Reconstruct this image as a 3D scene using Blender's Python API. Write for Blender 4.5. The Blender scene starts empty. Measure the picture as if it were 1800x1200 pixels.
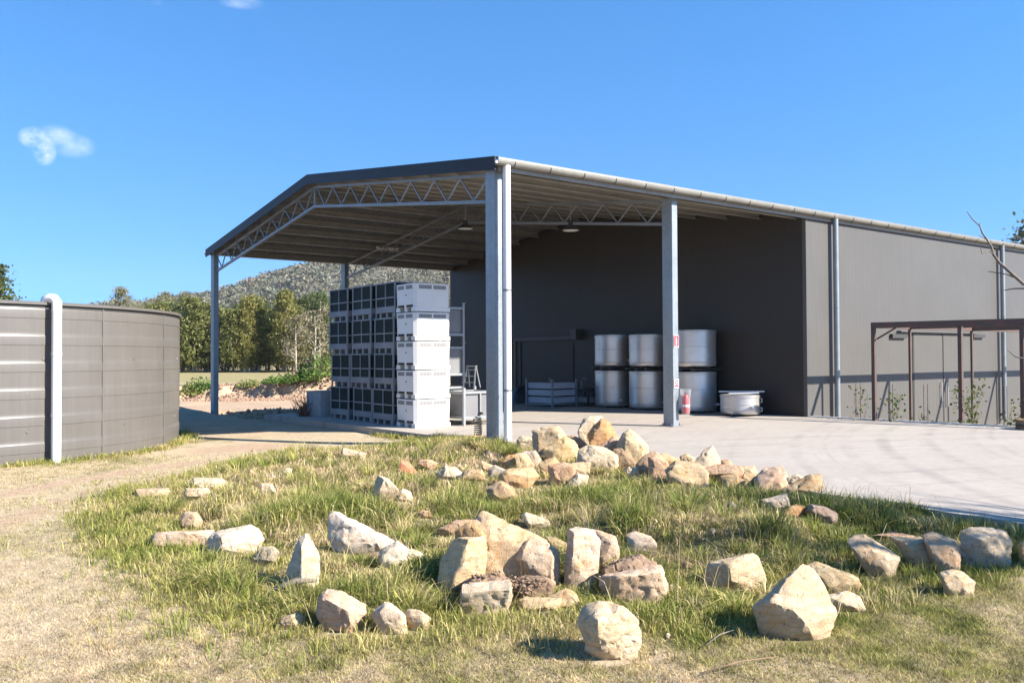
import bpy, bmesh, math, random
import numpy as np
from mathutils import Vector, Matrix, noise as mnoise
random.seed(7); rng = np.random.default_rng(7)
SC = bpy.context.scene
COL = SC.collection

# ------------------------------------------------------------------ camera
FPX, YAW, PIT, ROL = 1517.0, 0.92648, 0.018487, -0.0048976      # focal length in pixels of an 1800-wide picture
CAM = np.array([-10.1567, -14.0809, 1.65686])
cF = np.array([math.cos(YAW)*math.cos(PIT), math.sin(YAW)*math.cos(PIT), math.sin(PIT)])
cR0 = np.array([math.sin(YAW), -math.cos(YAW), 0.0]); cU0 = np.cross(cR0, cF)
cR = math.cos(ROL)*cR0 + math.sin(ROL)*cU0; cU = -math.sin(ROL)*cR0 + math.cos(ROL)*cU0
cd = bpy.data.cameras.new('camera'); cam = bpy.data.objects.new('camera', cd); COL.objects.link(cam)
cd.sensor_width = 36; cd.lens = FPX/1800*36; cd.clip_start = 0.05; cd.clip_end = 6000
cam.matrix_world = Matrix(((cR[0], cU[0], -cF[0], CAM[0]), (cR[1], cU[1], -cF[1], CAM[1]), (cR[2], cU[2], -cF[2], CAM[2]), (0, 0, 0, 1)))
SC.camera = cam

# ------------------------------------------------------------------ sky, sun, exposure
SUN = np.array([.52, -.855, 0]); SUN /= np.linalg.norm(SUN); ELEV = math.radians(33)
W = bpy.data.worlds.new('World'); SC.world = W; W.use_nodes = True
nt = W.node_tree; bg = nt.nodes['Background']
sky = nt.nodes.new('ShaderNodeTexSky'); sky.sky_type = 'NISHITA'; sky.sun_disc = False
sky.sun_elevation = ELEV; sky.sun_rotation = math.atan2(SUN[0], SUN[1])
sky.air_density = 1.0; sky.dust_density = 0.0; sky.ozone_density = 2.4; sky.altitude = 100
bg.inputs[1].default_value = 0.08
def ray(x, y): return cF + cR*(x-900)/FPX - cU*(y-600)/FPX
def wn(t, **k):
    n = nt.nodes.new(t)
    for a, b in k.items(): setattr(n, a, b)
    return n
def wlink(a, b): nt.links.new(a, b)
tc = wn('ShaderNodeTexCoord')
def wmath(op, a, b=None, c=None):
    n = wn('ShaderNodeMath', operation=op)
    for i, v in enumerate((a, b, c)):
        if v is None: continue
        if isinstance(v, (int, float)): n.inputs[i].default_value = v
        else: wlink(v, n.inputs[i])
    return n.outputs[0]
def wdot(vec):
    n = wn('ShaderNodeVectorMath', operation='DOT_PRODUCT'); wlink(tc.outputs['Generated'], n.inputs[0]); n.inputs[1].default_value = tuple(vec)
    return n.outputs['Value']
nz = wn('ShaderNodeTexNoise'); nz.inputs['Scale'].default_value = 34; nz.inputs['Detail'].default_value = 7; nz.inputs['Roughness'].default_value = .62
mp = wn('ShaderNodeMapping'); mp.inputs['Scale'].default_value = (1, 1, 1.3); wlink(tc.outputs['Generated'], mp.inputs[0]); wlink(mp.outputs[0], nz.inputs['Vector'])
cloud = None
for (px, py, a, b, amt) in ((62, 243, .016, .012, .9), (78, 262, .012, .018, .9), (100, 240, .022, .012, .45), (130, 256, .022, .014, .3), (420, 3, .026, .008, .28), (262, 0, .014, .006, .16)):
    d = ray(px, py); d /= np.linalg.norm(d); r_ = np.cross(d, (0, 0, 1)); r_ /= np.linalg.norm(r_); u_ = np.cross(r_, d)
    ua = wmath('MULTIPLY', wdot(r_), 1/a); ub = wmath('MULTIPLY', wdot(u_), 1/b)
    rr = wmath('ADD', wmath('MULTIPLY', ua, ua), wmath('MULTIPLY', ub, ub))
    m = wmath('MAXIMUM', wmath('SUBTRACT', 1, rr), 0); m = wmath('MULTIPLY', m, wmath('GREATER_THAN', wdot(d), 0)); m = wmath('MULTIPLY', m, amt)
    cloud = m if cloud is None else wmath('MAXIMUM', cloud, m)
cl = wmath('MULTIPLY', cloud, wmath('MAXIMUM', wmath('MULTIPLY', wmath('SUBTRACT', nz.outputs[0], .36), 3.4), 0)); cl = wmath('MINIMUM', cl, .72)
hs = wn('ShaderNodeHueSaturation'); hs.inputs['Saturation'].default_value = 1.30; hs.inputs['Value'].default_value = 1.42; hs.inputs['Hue'].default_value = 0.5
wlink(sky.outputs[0], hs.inputs['Color'])
va = wn('ShaderNodeVectorMath', operation='ADD'); wlink(tc.outputs['Generated'], va.inputs[0]); va.inputs[1].default_value = (0, 0, .26); vnm = wn('ShaderNodeVectorMath', operation='NORMALIZE'); wlink(va.outputs[0], vnm.inputs[0]); wlink(vnm.outputs[0], sky.inputs[0])
mx = wn('ShaderNodeMix', data_type='RGBA'); wlink(cl, mx.inputs[0]); wlink(hs.outputs[0], mx.inputs[6]); mx.inputs[7].default_value = (6.2, 6.5, 7.2, 1)
wlink(mx.outputs[2], bg.inputs[0])
sd = bpy.data.lights.new('sun', 'SUN'); sd.energy = 5.0; sd.angle = math.radians(.53); sd.color = (1, .93, .82)
so = bpy.data.objects.new('sun', sd); COL.objects.link(so)
sv = Vector((SUN[0]*math.cos(ELEV), SUN[1]*math.cos(ELEV), math.sin(ELEV))); so.rotation_euler = sv.to_track_quat('Z', 'Y').to_euler(); so.location = sv*40
vs = SC.view_settings; vs.view_transform = 'Standard'; vs.look = 'None'; vs.gamma = 1; vs.use_curve_mapping = False; vs.exposure = 1.5
SC.cycles.max_bounces = 8; SC.cycles.diffuse_bounces = 4; SC.cycles.transparent_max_bounces = 8

# ------------------------------------------------------------------ places: pixels of the photograph to points of the world
def D(x, y, dep): return CAM + ray(x, y)*dep
def onZ(x, y, z): d = ray(x, y); return CAM + d*((z-CAM[2])/d[2])
def onX(x, y, X): d = ray(x, y); return CAM + d*((X-CAM[0])/d[0])
def onY(x, y, Y): d = ray(x, y); return CAM + d*((Y-CAM[1])/d[1])
hF = np.array([math.cos(YAW), math.sin(YAW)]); hR = np.array([math.sin(YAW), -math.cos(YAW)])
def latdep(x, y): return (x-CAM[0])*hR[0]+(y-CAM[1])*hR[1], (x-CAM[0])*hF[0]+(y-CAM[1])*hF[1]
def fromld(l, d): return CAM[0]+hR[0]*l+hF[0]*d, CAM[1]+hR[1]*l+hF[1]*d

# ------------------------------------------------------------------ terrain
BX, BXM, BW, BH, BR = 10.4, 5.2, 17.8, 5.64, 1.175       # shed wall X, middle frame X, span, eave height, ridge rise
SLAB = [(-.62, 10.9), (-.45, 4), (-.38, -.42), (-.65, -4.5), (-.92, -8.4), (-1.03, -10.3), (-.5, -11.3), (1.2, -12.2), (5, -13), (14, -13.6), (40, -14),
        (40, -9.6), (16, -9.2), (12.6, -8.4), (11.3, -7.2), (10.92, -5.4), (10.66, -2.9), (10.42, -.02), (10.42, 11.2), (3, 11.0)]
def pip(poly, x, y):
    x = np.asarray(x, float); y = np.asarray(y, float); c = np.zeros(x.shape, bool); n = len(poly)
    for i in range(n):
        (x0, y0), (x1, y1) = poly[i], poly[(i+1) % n]
        c ^= ((y0 > y) != (y1 > y)) & (x < (x1-x0)*(y-y0)/((y1-y0) or 1e-9)+x0)
    return c
def pdist(poly, x, y, closed=True):
    x = np.asarray(x, float); y = np.asarray(y, float); best = np.full(x.shape, 1e9); n = len(poly)
    for i in range(n if closed else n-1):
        (x0, y0), (x1, y1) = poly[i], poly[(i+1) % n]; dx, dy = x1-x0, y1-y0
        t = np.clip(((x-x0)*dx+(y-y0)*dy)/(dx*dx+dy*dy+1e-12), 0, 1)
        best = np.minimum(best, np.hypot(x-x0-t*dx, y-y0-t*dy))
    return best
def sm(a, b, x): t = np.clip((x-a)/(b-a), 0, 1); return t*t*(3-2*t)
_ph = np.random.default_rng(3).uniform(0, 6.28, (12, 4)); _an = np.random.default_rng(4).uniform(0, 6.28, 12)
def vn(x, y, s, k=0):                                     # smooth noise, about -1..1
    x = np.asarray(x, float); y = np.asarray(y, float); o = 0*x
    for i in range(6):
        a = _an[(i+k) % 12]; f = (1+.35*i)/s*6.28*.5
        o = o + np.sin((x*math.cos(a)+y*math.sin(a))*f+_ph[(i+k) % 12, 0]+1.3*np.sin((-x*math.sin(a)+y*math.cos(a))*f*.7+_ph[(i+k) % 12, 1]))
    return o/3.2
GND = -.2
MOUND = [tuple(onZ(px, py, GND)[:2]) for px, py in ((232, 905), (250, 955), (310, 1000), (400, 1070), (520, 1112), (700, 1105), (820, 1092), (1000, 1100), (1150, 1100), (1290, 1085), (1480, 1030), (1560, 1015), (1700, 1000), (1800, 985), (1900, 960), (2100, 930))]
MOUND += [(-.3, -10.9), (-1.0, -10.3), (-.9, -8.4), (-.63, -4.5), (-.4, -.5), (-.6, 1.2), (-2.2, 1.6)]
MOUND += [tuple(onZ(px, py, GND)[:2]) for px, py in ((500, 800), (430, 820), (330, 850), (235, 868))]
LIP = [tuple(onZ(px, py, GND)[:2]) for px, py in ((1075, 975), (1130, 985), (1200, 990), (1300, 1000), (1400, 992), (1480, 970), (1560, 948), (1700, 930), (1850, 915))]
LIPP = LIP+[(-.9, -10.0), (-.9, -8.4), (-.63, -4.5)]
def T(x, y):
    x = np.asarray(x, float); y = np.asarray(y, float)
    l, d = latdep(x, y)
    z = GND + .02*vn(x, y, 5.0)
    ins = np.where(pip(MOUND, x, y), 1, 0)*sm(0, 1.2, pdist(MOUND, x, y))
    z = z + ins*(.07+.05*vn(x, y, 2.2, 2)+.02*vn(x, y, .8, 5))
    z = z + np.where(pip(LIPP, x, y), .15*sm(.0, .38, pdist(LIP, x, y, False))*sm(10.6, 9.2, d), 0)
    # ground meets the slab edge a little below its top
    sl = pip(SLAB, x, y); sdist = pdist(SLAB, x, y)
    z = np.where(sl, np.where(sdist > .25, -.34, z-.10), np.where(x < 5, z + sm(1.8, .0, sdist)*np.where(y < 1.5, .05+.11*sm(-8.2, -5.5, y), .05), z))
    # garden strip along the long wall, past the slab
    gar = (x > 10.4) & (y < .3) & ~sl
    z = np.where(gar, -.54-.5*sm(-7, -.5, y)*sm(10.5, 12, x), z)
    # dug-out ground under and behind the far half of the roof
    px_ = -.75+(y-11)*.05
    pit = sm(0, .7, np.where(y > 11.4, x-px_, -1))*sm(11.3, 11.9, y)
    fl = -1.12 + .28*sm(40.3, 40.9, d+.35*vn(x, y, 4, 1)) - .10*sm(42, 53, d) + .05*vn(x, y, 3.1, 3)
    bank = sm(54.6+.8*vn(x, y, 7, 4), 56.6+1.0*vn(x, y, 5, 6), d+.02*l+.45*vn(x, y, 1.3, 5)+.2*vn(x, y, .6, 2))
    zp = fl*(1-bank)+(-.16)*bank + bank*(1-sm(57, 66, d))*(.10*vn(x, y, 6, 2)+.1) + 1.25*np.exp(-((l+12.0)/3.4)**2-((d-58)/2.4)**2)
    z = z*(1-pit)+zp*pit
    far = sm(62, 95, d)
    z = z*(1-far)+(-.12)*far
    return z
def hit(px, py, t1=130):
    d = ray(px, py); t = np.linspace(2.5, t1, 1500); P = CAM[None]+d[None]*t[:, None]
    tz = T(P[:, 0], P[:, 1]); tz = np.where(pip(SLAB, P[:, 0], P[:, 1]), 0, tz); g = P[:, 2]-tz; i = int(np.argmax(g < 0))
    if i == 0: return CAM+d*t1, t1
    a = g[i-1]/(g[i-1]-g[i]); tt = t[i-1]+a*(t[i]-t[i-1]); return CAM+d*tt, float(tt)

# ------------------------------------------------------------------ materials
def mat(name):
    m = bpy.data.materials.new(name); m.use_nodes = True; t = m.node_tree; b = t.nodes['Principled BSDF']; return m, t, b
def nd(t, ty, **k):
    n = t.nodes.new(ty)
    for a, b in k.items():
        if a in n.inputs: n.inputs[a].default_value = b
        else: setattr(n, a, b)
    return n
def ramp(t, src, stops, interp='LINEAR'):
    r = t.nodes.new('ShaderNodeValToRGB'); r.color_ramp.interpolation = interp; e = r.color_ramp.elements
    while len(e) < len(stops): e.new(.5)
    for el, (p, c) in zip(e, stops): el.position = p; el.color = (*c, 1) if len(c) == 3 else c
    t.links.new(src, r.inputs[0]); return r.outputs[0]
def mixc(t, f, a, b, blend='MIX'):
    n = t.nodes.new('ShaderNodeMix'); n.data_type = 'RGBA'; n.blend_type = blend
    for i, v in ((0, f), (6, a), (7, b)):
        if isinstance(v, (int, float)): n.inputs[i].default_value = v
        elif isinstance(v, tuple): n.inputs[i].default_value = (*v, 1) if len(v) == 3 else v
        else: t.links.new(v, n.inputs[i])
    return n.outputs[2]
def noise_(t, scale, detail=5, rough=.55, vec=None, dist=0):
    n = t.nodes.new('ShaderNodeTexNoise'); n.inputs['Scale'].default_value = scale; n.inputs['Detail'].default_value = detail; n.inputs['Roughness'].default_value = rough; n.inputs['Distortion'].default_value = dist
    if vec is not None: t.links.new(vec, n.inputs['Vector'])
    return n.outputs[0]
def objco(t, scale=None, rot=None):
    c = t.nodes.new('ShaderNodeTexCoord').outputs['Object']
    if scale or rot:
        m = t.nodes.new('ShaderNodeMapping')
        if scale: m.inputs['Scale'].default_value = scale
        if rot: m.inputs['Rotation'].default_value = rot
        t.links.new(c, m.inputs[0]); c = m.outputs[0]
    return c
def bump(t, b, h, s, d=.02):
    n = t.nodes.new('ShaderNodeBump'); n.inputs['Strength'].default_value = s; n.inputs['Distance'].default_value = d
    t.links.new(h, n.inputs['Height']); t.links.new(n.outputs[0], b.inputs['Normal'])
AL = .82                                                   # albedo scale that goes with the exposure above
def simple(name, col, rough=.5, metal=0, var=.12, vscale=4, bs=0, spec=None, stretch=None):
    col = tuple(c*AL for c in col)
    m, t, b = mat(name)
    co = objco(t, stretch); n = noise_(t, vscale, 6, .6, co)
    lo = tuple(c*(1-var) for c in col); hi = tuple(min(1, c*(1+var)) for c in col)
    t.links.new(ramp(t, n, [(.3, lo), (.7, hi)]), b.inputs['Base Color'])
    b.inputs['Roughness'].default_value = rough; b.inputs['Metallic'].default_value = metal
    if spec is not None: b.inputs['Specular IOR Level'].default_value = spec
    if bs: bump(t, b, n, bs, .01)
    return m
M = {}
def galv(name, base, rough, metal):
    base = tuple(c*AL for c in base)
    m, t, b = mat(name); co = objco(t)
    v = t.nodes.new('ShaderNodeTexVoronoi'); v.inputs['Scale'].default_value = 28; t.links.new(co, v.inputs['Vector'])
    n = noise_(t, 2.2, 5, .6, co); f = mixc(t, .75, v.outputs['Color'], n)
    t.links.new(ramp(t, f, [(.2, tuple(c*.72 for c in base)), (.8, tuple(min(1, c*1.18) for c in base))]), b.inputs['Base Color'])
    b.inputs['Roughness'].default_value = rough; b.inputs['Metallic'].default_value = metal
    return m
M['galv'] = galv('galvanised_steel', (.26, .275, .29), .45, .3)
M['galv_col'] = galv('galvanised_column', (.30, .335, .36), .42, .3)
M['galv_gutter'] = galv('galvanised_gutter', (.29, .28, .25), .45, .35)
M['under'] = galv('roof_underside', (.32, .30, .27), .5, .3)
M['purlin'] = galv('purlin_steel', (.36, .34, .31), .45, .3)
def clad(name, col, axis):
    col = tuple(c*AL for c in col)
    m, t, b = mat(name); co = objco(t)
    w = t.nodes.new('ShaderNodeTexWave'); w.wave_type = 'BANDS'; w.bands_direction = axis; w.inputs['Scale'].default_value = 1.6; t.links.new(co, w.inputs['Vector'])
    n = noise_(t, .7, 6, .6, co); n2 = noise_(t, 9, 4, .6, objco(t, (1, 1, .08)))
    c = ramp(t, n, [(.3, tuple(x*.94 for x in col)), (.7, tuple(x*1.05 for x in col))])
    c = mixc(t, .12, c, ramp(t, n2, [(.35, tuple(x*.75 for x in col)), (.65, tuple(x*1.2 for x in col))]))
    t.links.new(c, b.inputs['Base Color']); b.inputs['Roughness'].default_value = .42; b.inputs['Specular IOR Level'].default_value = .22
    bump(t, b, w.outputs['Fac'], .12, .01); return m
WG = (.122, .116, .108)
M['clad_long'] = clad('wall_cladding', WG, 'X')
M['clad_shade'] = clad('shade_dark_cladding', (.050, .042, .036), 'Y')  # same paint as the long wall, its colour darkened to stand for shade
M['barge'] = simple('barge_flashing', (.026, .029, .038), .5, 0, .1, 1.5, 0, .2)
M['tank'] = None
def tankmat():
    m, t, b = mat('tank_sheet'); co = objco(t)
    n = noise_(t, .8, 6, .6, co); n2 = noise_(t, 14, 4, .6, objco(t, (1, 1, .06))); n3 = noise_(t, 5, 8, .7, co)
    c = ramp(t, n, [(.3, (.128, .117, .107)), (.7, (.150, .138, .127))])
    c = mixc(t, .14, c, ramp(t, n2, [(.35, (.10, .094, .086)), (.7, (.22, .205, .185))]))
    c = mixc(t, ramp(t, n3, [(.62, (0, 0, 0)), (.72, (.25, .25, .25))]), c, (.26, .22, .17))
    t.links.new(mixc(t, 1, c, (AL, AL, AL), 'MULTIPLY'), b.inputs['Base Color']); b.inputs['Roughness'].default_value = .34; b.inputs['Specular IOR Level'].default_value = .45; return m
M['tank'] = tankmat()
M['tank_dark'] = simple('tank_rim_dark', (.05, .048, .045), .5)
M['pvc'] = simple('white_pvc', (.80, .79, .78), .35, 0, .03, 3)
M['white_plastic'] = simple('white_bin_plastic', (.78, .765, .74), .45, 0, .05, 2.5)
M['grey_plastic'] = simple('grey_bin_slot', (.17, .165, .165), .6, 0, .08, 2)
M['vent_back'] = simple('vent_grille_grey', (.36, .35, .345), .6, 0, .08, 2)
M['dark_gap'] = simple('dark_recess', (.02, .02, .02), .8)
M['crate_frame'] = simple('crate_frame', (.27, .29, .30), .55, .1, .18, 3)
M['crate_panel'] = simple('crate_dark_panel', (.012, .021, .020), .6, 0, .3, 2, 0, .12)
M['crate_base'] = simple('crate_base_board', (.24, .24, .255), .6, 0, .15, 3)
M['steel'] = None
def stainless():
    m, t, b = mat('stainless_steel'); co = objco(t, (1, 1, 40)); n = noise_(t, 3, 4, .6, co)
    n2 = noise_(t, 1.4, 4, .6, objco(t))
    t.links.new(ramp(t, n2, [(.3, (.54, .505, .47)), (.7, (.68, .64, .60))]), b.inputs['Base Color']); b.inputs['Metallic'].default_value = .72
    t.links.new(ramp(t, n, [(.3, (.32,)*3), (.7, (.44,)*3)]), b.inputs['Roughness']); bump(t, b, n2, .08, .03); return m
M['steel'] = stainless()
M['tote'] = simple('tote_grey_panel', (.21, .21, .215), .5, .2, .12, 2)
M['tote_frame'] = simple('tote_frame', (.32, .33, .34), .45, .3, .1, 3)
M['black'] = simple('black_rubber', (.018, .018, .02), .6)
M['red'] = simple('red_paint', (.55, .03, .035), .35, 0, .08, 6)
M['red_sign'] = simple('red_sign', (.62, .03, .05), .4, 0, .03, 6)
M['white_sign'] = simple('white_sign', (.82, .82, .80), .4, 0, .03, 6)
M['lamp_white'] = simple('lamp_white', (.75, .75, .72), .4)
M['pergola'] = None
def rusty():
    m, t, b = mat('rusty_brown_steel'); co = objco(t); n = noise_(t, 3.5, 7, .65, co)
    t.links.new(ramp(t, n, [(.3, (.060, .045, .040)), (.55, (.085, .052, .042)), (.75, (.17, .06, .042))]), b.inputs['Base Color']); b.inputs['Roughness'].default_value = .7; bump(t, b, n, .2, .01); return m
M['pergola'] = rusty()
M['timber'] = simple('weathered_timber', (.26, .17, .10), .8, 0, .3, 8, .3)
M['soil'] = simple('loose_soil', (.25, .165, .105), .95, 0, .4, 14, .6)
M['bark'] = simple('grey_bark', (.20, .165, .135), .9, 0, .35, 9, .5)
M['pale_bark'] = simple('pale_bark', (.48, .43, .37), .9, 0, .25, 5, .4)
M['blue_tarp'] = simple('dark_blue_sheet', (.022, .03, .045), .5, 0, .3, 4, .4)
M['cage_tray'] = simple('pale_tray', (.45, .48, .54), .5, .1, .1, 3)
M['hose'] = simple('brown_hose', (.38, .24, .14), .7, 0, .3, 6)
M['block'] = simple('concrete_block', (.42, .41, .40), .9, 0, .15, 6, .4)
def clearbag():
    m, t, b = mat('clear_plastic'); b.inputs['Base Color'].default_value = (.9, .9, .9, 1); b.inputs['Roughness'].default_value = .25; b.inputs['Alpha'].default_value = .13; return m
M['bag'] = clearbag()
def attr_leaf(name, rough=.6, trans=.35):
    m, t, b = mat(name); a = nd(t, 'ShaderNodeAttribute', attribute_name='tint')
    t.links.new(a.outputs['Color'], b.inputs['Base Color']); b.inputs['Roughness'].default_value = rough; b.inputs['Specular IOR Level'].default_value = .25
    tr = t.nodes.new('ShaderNodeBsdfTranslucent'); t.links.new(a.outputs['Color'], tr.inputs[0]); mxs = t.nodes.new('ShaderNodeMixShader'); mxs.inputs[0].default_value = trans
    o = t.nodes['Material Output']; t.links.new(b.outputs[0], mxs.inputs[1]); t.links.new(tr.outputs[0], mxs.inputs[2]); t.links.new(mxs.outputs[0], o.inputs[0]); return m
M['blade'] = attr_leaf('grass_blades'); M['leaf'] = attr_leaf('leaves', .5, .3); M['far_leaf'] = attr_leaf('far_leaves', .8, .2)
def rockmat():
    m, t, b = mat('sandstone'); co = objco(t); oi = t.nodes.new('ShaderNodeObjectInfo')
    ad = t.nodes.new('ShaderNodeVectorMath'); ad.operation = 'ADD'; t.links.new(co, ad.inputs[0]); 
    rv = t.nodes.new('ShaderNodeCombineXYZ'); mu = t.nodes.new('ShaderNodeMath'); mu.operation = 'MULTIPLY'; mu.inputs[1].default_value = 37; t.links.new(oi.outputs['Random'], mu.inputs[0])
    for i in range(3): t.links.new(mu.outputs[0], rv.inputs[i])
    t.links.new(rv.outputs[0], ad.inputs[1]); v = ad.outputs[0]
    n1 = noise_(t, 4.5, 10, .72, v, .6); n2 = noise_(t, 22, 8, .75, v); n3 = noise_(t, 7.5, 10, .75, v, 1.2); n4 = noise_(t, 90, 4, .7, v)
    base = oi.outputs['Color']
    dk = mixc(t, 1, base, (.70, .66, .62), 'MULTIPLY'); lt = mixc(t, .35, base, (.50, .43, .34))
    c = mixc(t, ramp(t, n1, [(.34, (0, 0, 0)), (.66, (1, 1, 1))]), dk, lt)
    st = mixc(t, 1, base, (.86, .56, .28), 'MULTIPLY')
    c = mixc(t, ramp(t, n3, [(.52, (0, 0, 0)), (.70, (.75, .75, .75))]), c, st)
    c = mixc(t, ramp(t, n2, [(.56, (0, 0, 0)), (.68, (.8, .8, .8))]), c, (.12, .105, .095)); c = mixc(t, ramp(t, n4, [(.3, (.55, .55, .55)), (.5, (0, 0, 0))]), c, mixc(t, 1, c, (.55, .5, .45), 'MULTIPLY'))
    wv = t.nodes.new('ShaderNodeTexWave'); wv.bands_direction = 'Z'; wv.inputs['Scale'].default_value = 5; wv.inputs['Distortion'].default_value = 9; wv.inputs['Detail'].default_value = 5; t.links.new(v, wv.inputs['Vector']); c = mixc(t, ramp(t, wv.outputs['Fac'], [(.0, (.35, .35, .35)), (.25, (0, 0, 0))]), c, mixc(t, 1, c, (.72, .6, .46), 'MULTIPLY'))
    t.links.new(c, b.inputs['Base Color']); b.inputs['Roughness'].default_value = .88; b.inputs['Specular IOR Level'].default_value = .2
    h = mixc(t, .45, n2, n4); bump(t, b, h, .9, .025); return m
M['rock'] = rockmat()
def concrete():
    m, t, b = mat('concrete_slab'); co = objco(t)
    n1 = noise_(t, .45, 6, .6, co); n2 = noise_(t, 6, 6, .65, co); n3 = noise_(t, 40, 3, .6, co)
    c = ramp(t, n1, [(.3, (.40, .345, .295)), (.7, (.48, .425, .37))])
    c = mixc(t, .35, c, ramp(t, n2, [(.3, (.32, .275, .235)), (.7, (.51, .465, .415))]))
    # curved tyre marks from vehicles turning in off the drive
    def rings(cx, cy, sc, th, amt, cin):
        mpn = t.nodes.new('ShaderNodeMapping'); mpn.inputs['Location'].default_value = (-cx, -cy, 0); t.links.new(co, mpn.inputs[0])
        ln = t.nodes.new('ShaderNodeVectorMath'); ln.operation = 'LENGTH'
        ml = t.nodes.new('ShaderNodeVectorMath'); ml.operation = 'MULTIPLY'; ml.inputs[1].default_value = (1, 1, 0); t.links.new(mpn.outputs[0], ml.inputs[0]); t.links.new(ml.outputs[0], ln.inputs[0])
        nn = noise_(t, sc, 3, .5); 
        cx_ = t.nodes.new('ShaderNodeCombineXYZ'); t.links.new(ln.outputs['Value'], cx_.inputs[0]); nnode = t.nodes[-2] if False else None
        k = t.nodes.new('ShaderNodeTexNoise'); k.inputs['Scale'].default_value = sc; k.inputs['Detail'].default_value = 2.5; t.links.new(cx_.outputs[0], k.inputs['Vector'])
        br = ramp(t, noise_(t, .8, 5, .65, co), [(.38, (1, 1, 1)), (.62, (0, 0, 0))])
        f = ramp(t, k.outputs[0], [(th, (0, 0, 0)), (th+.16, (amt,)*3)])
        return mixc(t, f, cin, mixc(t, br, cin, (.22, .20, .185)))
    c = rings(17, -24, 2.6, .50, .5, c); c = rings(-6, -30, 2.0, .52, .4, c)
    t.links.new(mixc(t, 1, c, (AL, AL, AL), 'MULTIPLY'), b.inputs['Base Color']); b.inputs['Roughness'].default_value = .82; b.inputs['Specular IOR Level'].default_value = .3
    bump(t, b, n3, .12, .006); return m
M['concrete'] = concrete()
def groundmat():
    m, t, b = mat('ground'); a = nd(t, 'ShaderNodeAttribute', attribute_name='zone'); sp = t.nodes.new('ShaderNodeSeparateColor'); t.links.new(a.outputs['Color'], sp.inputs[0])
    co = objco(t); n1 = noise_(t, .9, 7, .65, co); n2 = noise_(t, 9, 7, .7, co); n3 = noise_(t, 45, 5, .7, co)
    dry = ramp(t, n2, [(.25, (.42, .32, .20)), (.5, (.58, .465, .31)), (.75, (.70, .59, .43))])
    grn = ramp(t, n2, [(.25, (.075, .07, .022)), (.5, (.17, .15, .055)), (.75, (.30, .26, .11))])
    dirt = ramp(t, n2, [(.25, (.38, .245, .155)), (.5, (.54, .385, .26)), (.78, (.67, .52, .39))])
    f = t.nodes.new('ShaderNodeMath'); f.operation = 'ADD'; t.links.new(sp.outputs[0], f.inputs[0]); g = t.nodes.new('ShaderNodeMath'); g.operation = 'MULTIPLY_ADD'; t.links.new(n1, g.inputs[0]); g.inputs[1].default_value = 1.0; g.inputs[2].default_value = -.5; t.links.new(g.outputs[0], f.inputs[1])
    c = mixc(t, ramp(t, f.outputs[0], [(.3, (0, 0, 0)), (.7, (1, 1, 1))]), dry, grn)
    f2 = t.nodes.new('ShaderNodeMath'); f2.operation = 'ADD'; t.links.new(sp.outputs[1], f2.inputs[0]); t.links.new(g.outputs[0], f2.inputs[1])
    c = mixc(t, ramp(t, f2.outputs[0], [(.35, (0, 0, 0)), (.7, (1, 1, 1))]), c, dirt)
    c = mixc(t, .35, c, mixc(t, n3, mixc(t, 1, c, (.35, .33, .3), 'MULTIPLY'), mixc(t, .3, c, (.7, .6, .42))))
    c = mixc(t, sp.outputs[2], c, ramp(t, n1, [(.3, (.30, .255, .12)), (.7, (.40, .33, .17))]))
    t.links.new(mixc(t, 1, c, (AL, AL, AL), 'MULTIPLY'), b.inputs['Base Color']); b.inputs['Roughness'].default_value = .95; b.inputs['Specular IOR Level'].default_value = .1
    bump(t, b, mixc(t, .5, n2, n3), .6, .05); return m
M['ground'] = groundmat()
def hillmat():
    m, t, b = mat('hill_ground'); co = objco(t); n = noise_(t, .03, 6, .6, co)
    t.links.new(ramp(t, n, [(.3, (.10, .095, .065)), (.7, (.16, .14, .10))]), b.inputs['Base Color']); b.inputs['Roughness'].default_value = 1; return m
M['hill'] = hillmat()

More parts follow.
